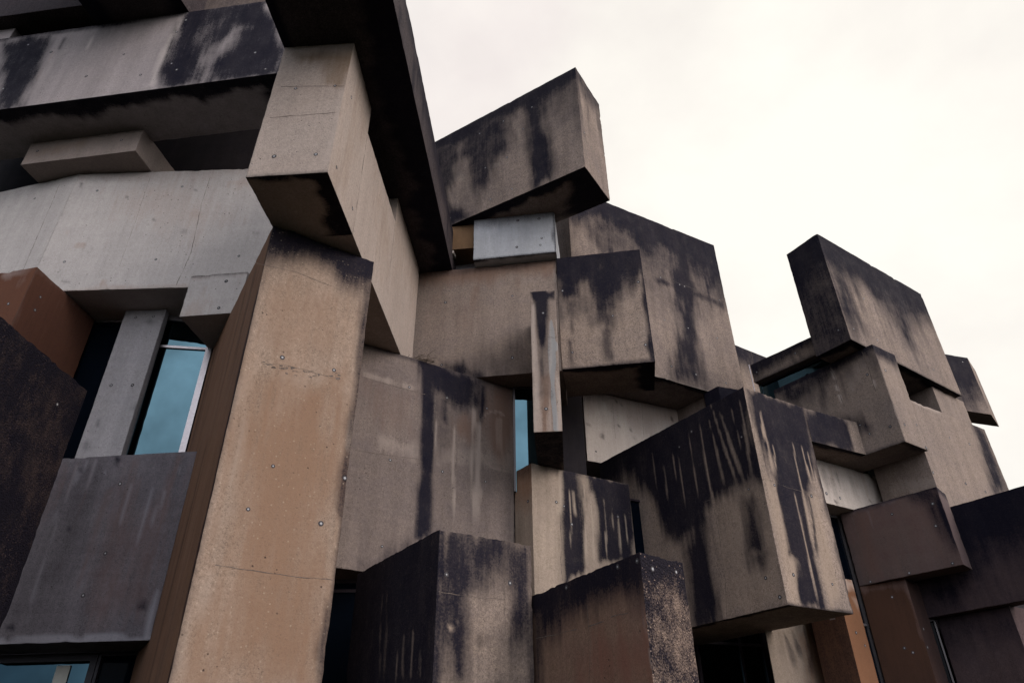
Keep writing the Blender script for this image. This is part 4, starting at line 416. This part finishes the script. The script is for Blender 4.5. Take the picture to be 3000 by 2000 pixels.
 {"n":"concrete_block","l":"low black corner block with one pale worn patch","m":"mid2","b":[[-1.626,7.336,0.0],[-0.636,5.862,0.0],[0.155,6.382,0.0],[-0.836,7.856,0.0]],"t":[[-1.626,7.336,3.42],[-0.636,5.862,3.42],[0.155,6.382,3.42],[-0.836,7.856,3.42]],"st":{"0":[["band",0,9,1,-99,99],["streak",0,1.085,0.72,1.119,1.124,0.03,-0.6],["streak",0,1.222,0.74,1.249,1.137,0.03,-0.6],["streak",0,1.386,0.764,1.407,1.152,0.03,-0.6],["streak",0,1.543,0.787,1.558,1.166,0.03,-0.6],["streak",0,0.672,0.267,0.778,1.092,0.05,-0.3],["streak",0,0.79,0.29,0.885,1.102,0.05,-0.3]],"1":[["poly",0,0.14,0.97,[[0.0,0.0],[0.946,0.0],[0.945,0.741],[0.79,1.146],[0.658,1.153],[0.626,0.848],[0.696,0.515],[0.372,0.522],[0.394,0.788],[0.309,1.171],[0.009,1.186]]],["poly",0,0.08,0.85,[[0.0,0.0],[0.946,0.0],[0.947,0.459],[0.011,0.507]]],["poly",0,0.1,-0.75,[[0.324,0.554],[0.654,0.491],[0.653,0.819],[0.79,1.146],[0.37,1.168],[0.378,0.789]]],["poly",0,0.1,-0.4,[[0.282,0.223],[0.734,0.251],[0.732,0.397],[0.32,0.389]]],["poly",0,0.03,0.5,[[0.111,0.842],[0.66,0.824],[0.653,0.851],[0.113,0.867]]],["streak",2,0.138,0.745,0.146,0.788,0.04,0.9],["streak",0,0.138,0.745,0.146,0.788,0.04,-1],["streak",2,0.184,0.728,0.196,0.779,0.04,0.9],["streak",0,0.184,0.728,0.196,0.779,0.04,-1],["edge",0,0.12,0.6,"r"],["edge",0,0.07,0.9,"l"]]},"pl":[[1,0.083,0.368],[1,0.711,0.362]],"se":[[1,0.008,[[0.655,0.319],[0.66,0.792]]],[1,0.008,[[0.017,0.512],[0.389,0.52],[0.661,0.504]]]],"skip":[],"res":0.035,"rough":0.01},
 {"n":"concrete_block","l":"striped block, pale at its left and black with white drips at its right","m":"cream2","b":[[0.013,9.069,0.0],[0.238,8.75,0.0],[1.662,9.582,0.0],[1.437,9.901,0.0]],"t":[[0.013,9.069,5.197],[0.238,8.75,5.197],[1.662,9.582,5.197],[1.437,9.901,5.197]],"st":{"1":[["poly",0,0.03,1,[[0.516,-0.002],[1.649,0.0],[1.631,1.082],[1.013,1.158],[1.057,0.508],[1.013,0.224],[0.867,0.249],[0.827,0.544],[0.79,1.273],[0.45,1.565],[0.481,0.599]]],["streak",0,0.611,0.099,0.577,1.125,0.018,-0.85],["streak",2,0.611,0.099,0.577,1.125,0.01,0.5],["streak",0,1.282,0.177,1.297,0.756,0.018,-0.85],["streak",2,1.282,0.177,1.297,0.756,0.01,0.5],["streak",0,0.67,0.235,0.673,0.662,0.045,-0.85],["streak",2,0.67,0.235,0.673,0.662,0.025,0.5],["streak",0,0.862,0.102,0.794,1.359,0.054,-0.85],["streak",2,0.862,0.102,0.794,1.359,0.03,0.5],["streak",0,0.95,0.284,0.945,1.298,0.081,-0.85],["streak",2,0.95,0.284,0.945,1.298,0.045,0.5],["streak",0,1.17,0.295,1.149,1.186,0.027,-0.85],["streak",2,1.17,0.295,1.149,1.186,0.015,0.5],["streak",0,1.387,0.308,1.395,1.111,0.027,-0.85],["streak",2,1.387,0.308,1.395,1.111,0.015,0.5],["streak",0,1.535,0.333,1.523,0.911,0.027,-0.85],["streak",2,1.535,0.333,1.523,0.911,0.015,0.5],["poly",0,0.06,-0.9,[[0.795,0.065],[0.94,0.063],[1.036,0.606],[1.004,1.247],[0.832,1.354],[0.827,0.544]]],["poly",0,0.06,0.5,[[-0.0,0.0],[0.46,-0.001],[0.457,0.054],[0.019,0.074]]],["poly",2,0.04,0.6,[[0.458,0.029],[0.525,0.041],[0.508,0.595],[0.426,0.608]]]],"0":[["band",1,0.5,0.6,-99,99],["band",0,0.2,0.5,-99,99]]},"pl":[[1,0.497,0.513],[1,0.608,0.741],[1,1.394,0.517],[1,0.379,0.476],[0,0.301,0.504]],"se":[[1,0.012,[[0.426,0.608],[0.428,1.057],[0.402,1.234],[0.419,1.485]]]],"skip":[],"res":0.025,"rough":0.006},
 {"n":"concrete_block","l":"low tan brown corner block with a speckled pebbly right face","m":"tanbrown","b":[[0.087,6.591,0.0],[0.912,5.1,0.0],[1.287,5.402,0.0],[0.462,6.893,0.0]],"t":[[0.087,6.591,3.0],[0.912,5.1,3.0],[1.287,5.402,3.0],[0.462,6.893,3.0]],"st":{"0":[["band",0,0.38,1,-99,99],["poly",0,0.1,0.95,[[0.206,0.005],[1.65,-0.002],[1.562,0.15],[1.147,0.138],[1.059,0.274],[0.891,0.269],[0.69,0.26],[0.527,0.313],[0.295,0.465],[0.156,0.711]]],["poly",0,0.12,0.8,[[0.179,0.058],[0.371,0.178],[0.251,0.72],[0.145,0.71]]],["poly",1,0.2,0.8,[[1.054,0.495],[1.71,0.547],[1.758,0.869],[0.834,0.778]]],["poly",2,0.03,0.5,[[1.687,0.248],[1.727,0.349],[1.691,0.544],[1.662,0.495]]],["streak",2,1.687,0.609,1.707,0.802,0.03,0.8]],"1":[["band",0,0.35,0.9,-99,99],["pebble"]]},"pl":[[0,1.668,0.057],[0,1.43,0.044],[0,0.71,0.049],[1,0.12,0.105],[1,0.385,0.088]],"se":[[0,0.008,[[0.186,0.369],[0.829,0.392]]],[0,0.009,[[0.997,0.393],[1.203,0.397]]],[0,0.006,[[0.992,0.236],[1.0,0.56],[0.949,0.789]]],[0,0.008,[[1.294,0.376],[1.502,0.389]]]],"skip":[],"res":0.035,"rough":0.012},
 {"n":"fin","l":"slim upright concrete fin with a dark central streak and grey flaking patches","m":"mid","b":[[0.255,7.79,5.203],[0.605,7.765,5.203],[0.72,9.361,5.203],[0.371,9.386,5.203]],"t":[[0.255,7.79,7.336],[0.605,7.765,7.336],[0.72,9.361,7.336],[0.371,9.386,7.336]],"st":{"0":[["poly",0,0.03,1,[[-0.001,0.003],[0.36,-0.008],[0.339,0.142],[0.249,0.165],[0.207,0.557],[0.177,1.142],[0.142,1.394],[0.088,1.137],[0.086,0.605],[0.071,0.154]]],["poly",0,0.04,0.35,[[0.075,1.137],[0.173,1.142],[0.19,1.643],[0.082,1.638]]],["poly",2,0.015,0.6,[[0.021,0.265],[0.069,0.211],[0.08,1.137],[0.08,2.119],[0.009,2.116],[0.01,1.081]]],["poly",1,0.04,0.8,[[0.1,1.342],[0.222,1.349],[0.214,2.125],[0.088,2.119]]],["poly",3,0.01,1,[[0.264,0.506],[0.294,0.452],[0.296,0.834],[0.348,0.891],[0.336,0.953],[0.265,0.939],[0.283,1.148],[0.293,2.129],[0.235,2.126],[0.231,1.349],[0.227,0.989]]],["poly",2,0.01,0.5,[[0.236,0.504],[0.264,0.506],[0.209,2.125],[0.184,2.124]]],["poly",2,0.01,0.6,[[0.34,0.455],[0.365,0.512],[0.326,2.13],[0.293,2.129]]]],"B":[["edgeB",0,2.5,0.8,0]]},"pl":[[0,0.172,0.371],[0,0.162,1.82]],"se":[[0,0.006,[[0.186,0.763],[0.245,0.751],[0.312,0.782],[0.381,0.759]]]],"skip":[],"res":0.025,"rough":0.003},  # shade of the fin's underside painted through the black channel
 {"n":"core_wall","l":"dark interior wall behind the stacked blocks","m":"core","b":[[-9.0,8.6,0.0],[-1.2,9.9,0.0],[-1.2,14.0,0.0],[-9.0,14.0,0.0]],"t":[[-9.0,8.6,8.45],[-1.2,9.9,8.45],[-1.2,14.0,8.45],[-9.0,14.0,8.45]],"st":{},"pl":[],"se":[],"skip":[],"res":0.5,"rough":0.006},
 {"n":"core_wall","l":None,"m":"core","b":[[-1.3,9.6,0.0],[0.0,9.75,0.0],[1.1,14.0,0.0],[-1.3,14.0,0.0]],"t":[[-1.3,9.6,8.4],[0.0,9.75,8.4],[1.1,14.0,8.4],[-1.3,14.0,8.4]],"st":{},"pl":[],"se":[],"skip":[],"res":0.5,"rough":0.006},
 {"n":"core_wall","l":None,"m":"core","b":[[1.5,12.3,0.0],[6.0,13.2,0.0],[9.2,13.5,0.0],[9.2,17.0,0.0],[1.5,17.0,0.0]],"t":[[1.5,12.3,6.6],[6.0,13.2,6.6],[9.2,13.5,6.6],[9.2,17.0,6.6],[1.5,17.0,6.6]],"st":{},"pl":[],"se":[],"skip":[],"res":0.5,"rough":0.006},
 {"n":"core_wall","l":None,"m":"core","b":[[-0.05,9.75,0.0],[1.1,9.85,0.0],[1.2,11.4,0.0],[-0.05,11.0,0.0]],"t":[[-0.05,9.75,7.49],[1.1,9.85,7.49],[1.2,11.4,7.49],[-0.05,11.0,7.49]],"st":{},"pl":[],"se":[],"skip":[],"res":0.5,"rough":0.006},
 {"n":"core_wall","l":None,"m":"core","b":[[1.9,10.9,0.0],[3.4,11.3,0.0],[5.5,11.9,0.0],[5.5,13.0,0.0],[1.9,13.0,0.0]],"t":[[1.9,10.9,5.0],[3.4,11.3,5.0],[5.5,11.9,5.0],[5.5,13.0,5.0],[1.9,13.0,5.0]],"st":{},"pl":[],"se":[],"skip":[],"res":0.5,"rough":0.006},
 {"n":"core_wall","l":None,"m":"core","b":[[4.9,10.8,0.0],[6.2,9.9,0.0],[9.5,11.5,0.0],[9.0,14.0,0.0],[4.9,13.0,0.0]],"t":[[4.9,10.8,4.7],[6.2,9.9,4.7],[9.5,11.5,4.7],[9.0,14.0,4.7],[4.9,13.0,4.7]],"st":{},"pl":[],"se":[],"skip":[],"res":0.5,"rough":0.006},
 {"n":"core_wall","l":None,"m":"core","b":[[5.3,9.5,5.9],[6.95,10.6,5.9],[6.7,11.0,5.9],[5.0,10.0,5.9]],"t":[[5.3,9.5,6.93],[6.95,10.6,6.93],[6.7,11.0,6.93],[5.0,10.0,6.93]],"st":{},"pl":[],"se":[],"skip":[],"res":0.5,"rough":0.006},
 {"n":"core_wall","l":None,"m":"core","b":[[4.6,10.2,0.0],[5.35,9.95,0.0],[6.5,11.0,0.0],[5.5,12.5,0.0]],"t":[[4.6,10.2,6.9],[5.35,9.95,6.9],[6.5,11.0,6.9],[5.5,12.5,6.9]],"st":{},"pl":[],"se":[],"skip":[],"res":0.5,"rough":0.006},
 {"n":"lintel","l":"black recessed lintel over the low window","m":"core","b":[[-5.73,7.752,2.738],[-3.33,7.521,2.738],[-3.301,7.82,2.738],[-5.701,8.051,2.738]],"t":[[-5.73,7.752,2.73],[-3.33,7.521,2.73],[-3.301,7.82,2.73],[-5.701,8.051,2.73]],"st":{},"pl":[],"se":[],"skip":[],"res":0.2,"rough":0.006},
]
WINDOWS=[
 {"n":"window","l":"slanted sky reflecting glass strip under the dark beam","k":"strip","a":[4.22,10.498],"b":[5.205,9.292],"z0":6.2,"z1":7.298,"fr":[],"inset":0.0,"mat":"glass"},
 {"n":"window","l":"tall window reflecting blue sky beside the tan pillar","k":"std","a":[-4.733,7.733],"b":[-3.997,7.841],"z0":3.9,"z1":6.974,"bars":[6.495],"vbars":[],"frm":"alu","mat":"glass","fw":0.075,"dep":0.08},
 {"n":"window","l":"dark narrow window behind the grey pilaster","k":"std","a":[-6.611,7.848],"b":[-4.911,7.844],"z0":3.9,"z1":6.972,"bars":[],"vbars":[],"frm":"alu","mat":"darkglass","fw":0.03,"dep":0.08},
 {"n":"window","l":"low window reflecting bare trees and sky at bottom left","k":"std","a":[-5.73,7.752],"b":[-4.221,7.607],"z0":1.2,"z1":2.733,"bars":[],"vbars":[],"frm":"dark","mat":"glass","fw":0.07,"dep":0.08,"reflection_strip":[0.72,0.817]},
 {"n":"window","l":"black side pane beside the low reflecting window","k":"std","a":[-4.211,7.606],"b":[-3.33,7.521],"z0":1.2,"z1":2.733,"bars":[],"vbars":[0.6],"frm":"dark","mat":"darkglass","fw":0.03,"dep":0.08},
 {"n":"window","l":"dark tall window between the tan pillar and the low black block","k":"std","a":[-2.162,8.25],"b":[-1.61,8.25],"z0":0.0,"z1":3.59,"bars":[3.463],"vbars":[],"frm":"dark","mat":"darkglass","fw":0.045,"dep":0.08},
 {"n":"window","l":"narrow blue window behind the slim fin","k":"std","a":[0.005,9.0],"b":[0.62,9.005],"z0":4.9,"z1":6.501,"bars":[],"vbars":[],"frm":"dark","mat":"glass","fw":0.03,"dep":0.08},
 {"n":"window","l":"dark rounded frame glass between the striped block and the big corner block","k":"std","a":[1.571,9.663],"b":[1.878,9.832],"z0":0.0,"z1":5.042,"bars":[],"vbars":[],"frm":"dark","mat":"darkglass","fw":0.03,"dep":0.08},
 {"n":"window","l":"dark glass strip with a bright metal frame beside the mauve block","k":"std","a":[4.092,9.423],"b":[4.663,9.755],"z0":3.307,"z1":4.746,"bars":[],"vbars":[],"frm":"alu","mat":"darkglass","fw":0.035,"dep":0.08},
 {"n":"window","l":"thin dark glass strip running down between the orange upright and the rust block","k":"std","a":[4.465,9.64],"b":[4.667,9.758],"z0":0.0,"z1":3.302,"bars":[],"vbars":[],"frm":"alu","mat":"darkglass","fw":0.03,"dep":0.08},
 {"n":"window","l":"dark lower window under the big corner block","k":"std","a":[2.539,10.558],"b":[3.655,10.964],"z0":0.0,"z1":3.6,"bars":[3.237],"vbars":[0.62],"frm":"dark","mat":"glass","fw":0.05,"dep":0.08},
 {"n":"window","l":"black glass strip between the rust block and the mauve panel","k":"std","a":[5.067,9.795],"b":[5.497,9.665],"z0":0.0,"z1":3.334,"bars":[],"vbars":[],"frm":"dark","mat":"darkglass","fw":0.02,"dep":0.08},
]

# ------------------------------------------------------------ the building
root = bpy.data.objects.new('concrete_building', None); S.collection.objects.link(root); root.location = (0, 9, 0)
root['label'] = 'large brutalist building of stacked weathered concrete blocks with narrow windows'; root['category'] = 'building'
bpy.context.view_layer.update()
parts = []
for i, B in enumerate(BLOCKS): parts.append(make_block(B, root, i))
for W_ in WINDOWS: make_window(W_, root)
for o in root.children:            # keep world coordinates of the parts although the root stands at the building's foot
    o.matrix_parent_inverse = Matrix.Translation((0, -9, 0))
for o in parts: o.data.shade_flat()

# ------------------------------------------------------------ ground
gme = bpy.data.meshes.new('ground'); gme.from_pydata([(-900, -900, 0), (900, -900, 0), (900, 900, 0), (-900, 900, 0)], [], [(0, 1, 2, 3)])
go = link('ground', gme, None, ('ground',)); go['kind'] = 'structure'

# ------------------------------------------------------------ tube helper, twigs and bare trees behind the camera
def tube(vs, fs, p, q, r0, r1, k=5):
    p, q = Vector(p), Vector(q); ax = (q-p).normalized(); s_ = ax.orthogonal().normalized(); t_ = ax.cross(s_); b0 = len(vs)
    for c_, r_ in ((p, r0), (q, r1)):
        for i in range(k):
            an = i*2*math.pi/k; vs.append(tuple(c_+(s_*math.cos(an)+t_*math.sin(an))*r_))
    for i in range(k): fs.append((b0+i, b0+(i+1) % k, b0+k+(i+1) % k, b0+k+i))
vs, fs = [], []
rr = random.Random(8)
vs0, fs0 = [], []
for a_, b_ in zip(CONDUIT[:-1], CONDUIT[1:]): tube(vs0, fs0, a_, b_, .007, .007, 6)
me = bpy.data.meshes.new('conduit'); me.from_pydata(vs0, [], fs0); o = link('conduit', me, root, ('alu',)); o.matrix_parent_inverse = Matrix.Translation((0, -9, 0)); o['label'] = 'thin grey conduit running down beside the dark beam'
lx, ly, lz = LEDGE
for i in range(34):
    a0 = rr.uniform(0, 6.28); r0 = rr.uniform(.03, .12); p = Vector((lx+rr.gauss(0, .05), ly+.07+rr.gauss(0, .03), lz+.004))
    for k in range(6):
        a0 += rr.uniform(.3, .9); q = p+Vector((math.cos(a0)*r0*.5, math.sin(a0)*r0*.25, rr.uniform(-.012, .03))); q.z = max(lz+.003, q.z)
        tube(vs, fs, p, q, .0035, .003, 4); p = q
me = bpy.data.meshes.new('dried_plant'); me.from_pydata(vs, [], fs); o = link('dried_plant', me, None, ('twig',)); o['label'] = 'small curly tangle of dead twigs on the ledge above the black moss streak'; o['category'] = 'plant'
def bare_tree(x, y, h, seed, label):
    r_ = random.Random(seed); V1, F1, V2, F2 = [], [], [], []
    def grow(p, d, L, rad, lev):
        k = 4 if lev < 2 else 3; 
        for s in range(k):
            q = p+d*(L/k); d = (d+Vector((r_.gauss(0, .10), r_.gauss(0, .10), r_.gauss(.03, .06)))).normalized(); r2 = rad*(.86 if s < k-1 else .7)
            tube(V1 if lev == 0 else V2, F1 if lev == 0 else F2, p, q, rad, r2, 6 if lev < 2 else 3); p, rad = q, r2
            if lev < 4 and (s > 0 or lev > 0):
                for _ in range(2 if lev < 3 else 1):
                    ax = d.orthogonal().normalized(); ax.rotate(Matrix.Rotation(r_.uniform(0, 6.28), 3, d)); nd = (d*.75+ax*r_.uniform(.5, .9)).normalized()
                    grow(p.copy(), nd, L*r_.uniform(.45, .68), rad*.55, lev+1)
    grow(Vector((0, 0, 0)), Vector((0, 0, 1)), h*.55, h*.018, 0)
    e_ = bpy.data.objects.new('bare_tree', None); S.collection.objects.link(e_); e_.location = (x, y, 0); e_['label'] = label; e_['category'] = 'tree'; e_['group'] = 'bare trees reflected in the low window'
    for nm, a_, b_ in (('trunk', V1, F1), ('crown', V2, F2)):
        m_ = bpy.data.meshes.new(nm); m_.from_pydata(a_, [], b_); link(nm, m_, e_, ('bark',))
for i, (x, y, h) in enumerate(((-13, -9, 12), (-17.5, -13, 15), (-8.5, -16, 14))):
    bare_tree(x, y, h, 20+i, ('bare wintry tree nearest the low window that mirrors it', 'tallest bare wintry tree mirrored at the far left of the low window', 'bare wintry tree mirrored furthest to the right in the low window')[i])
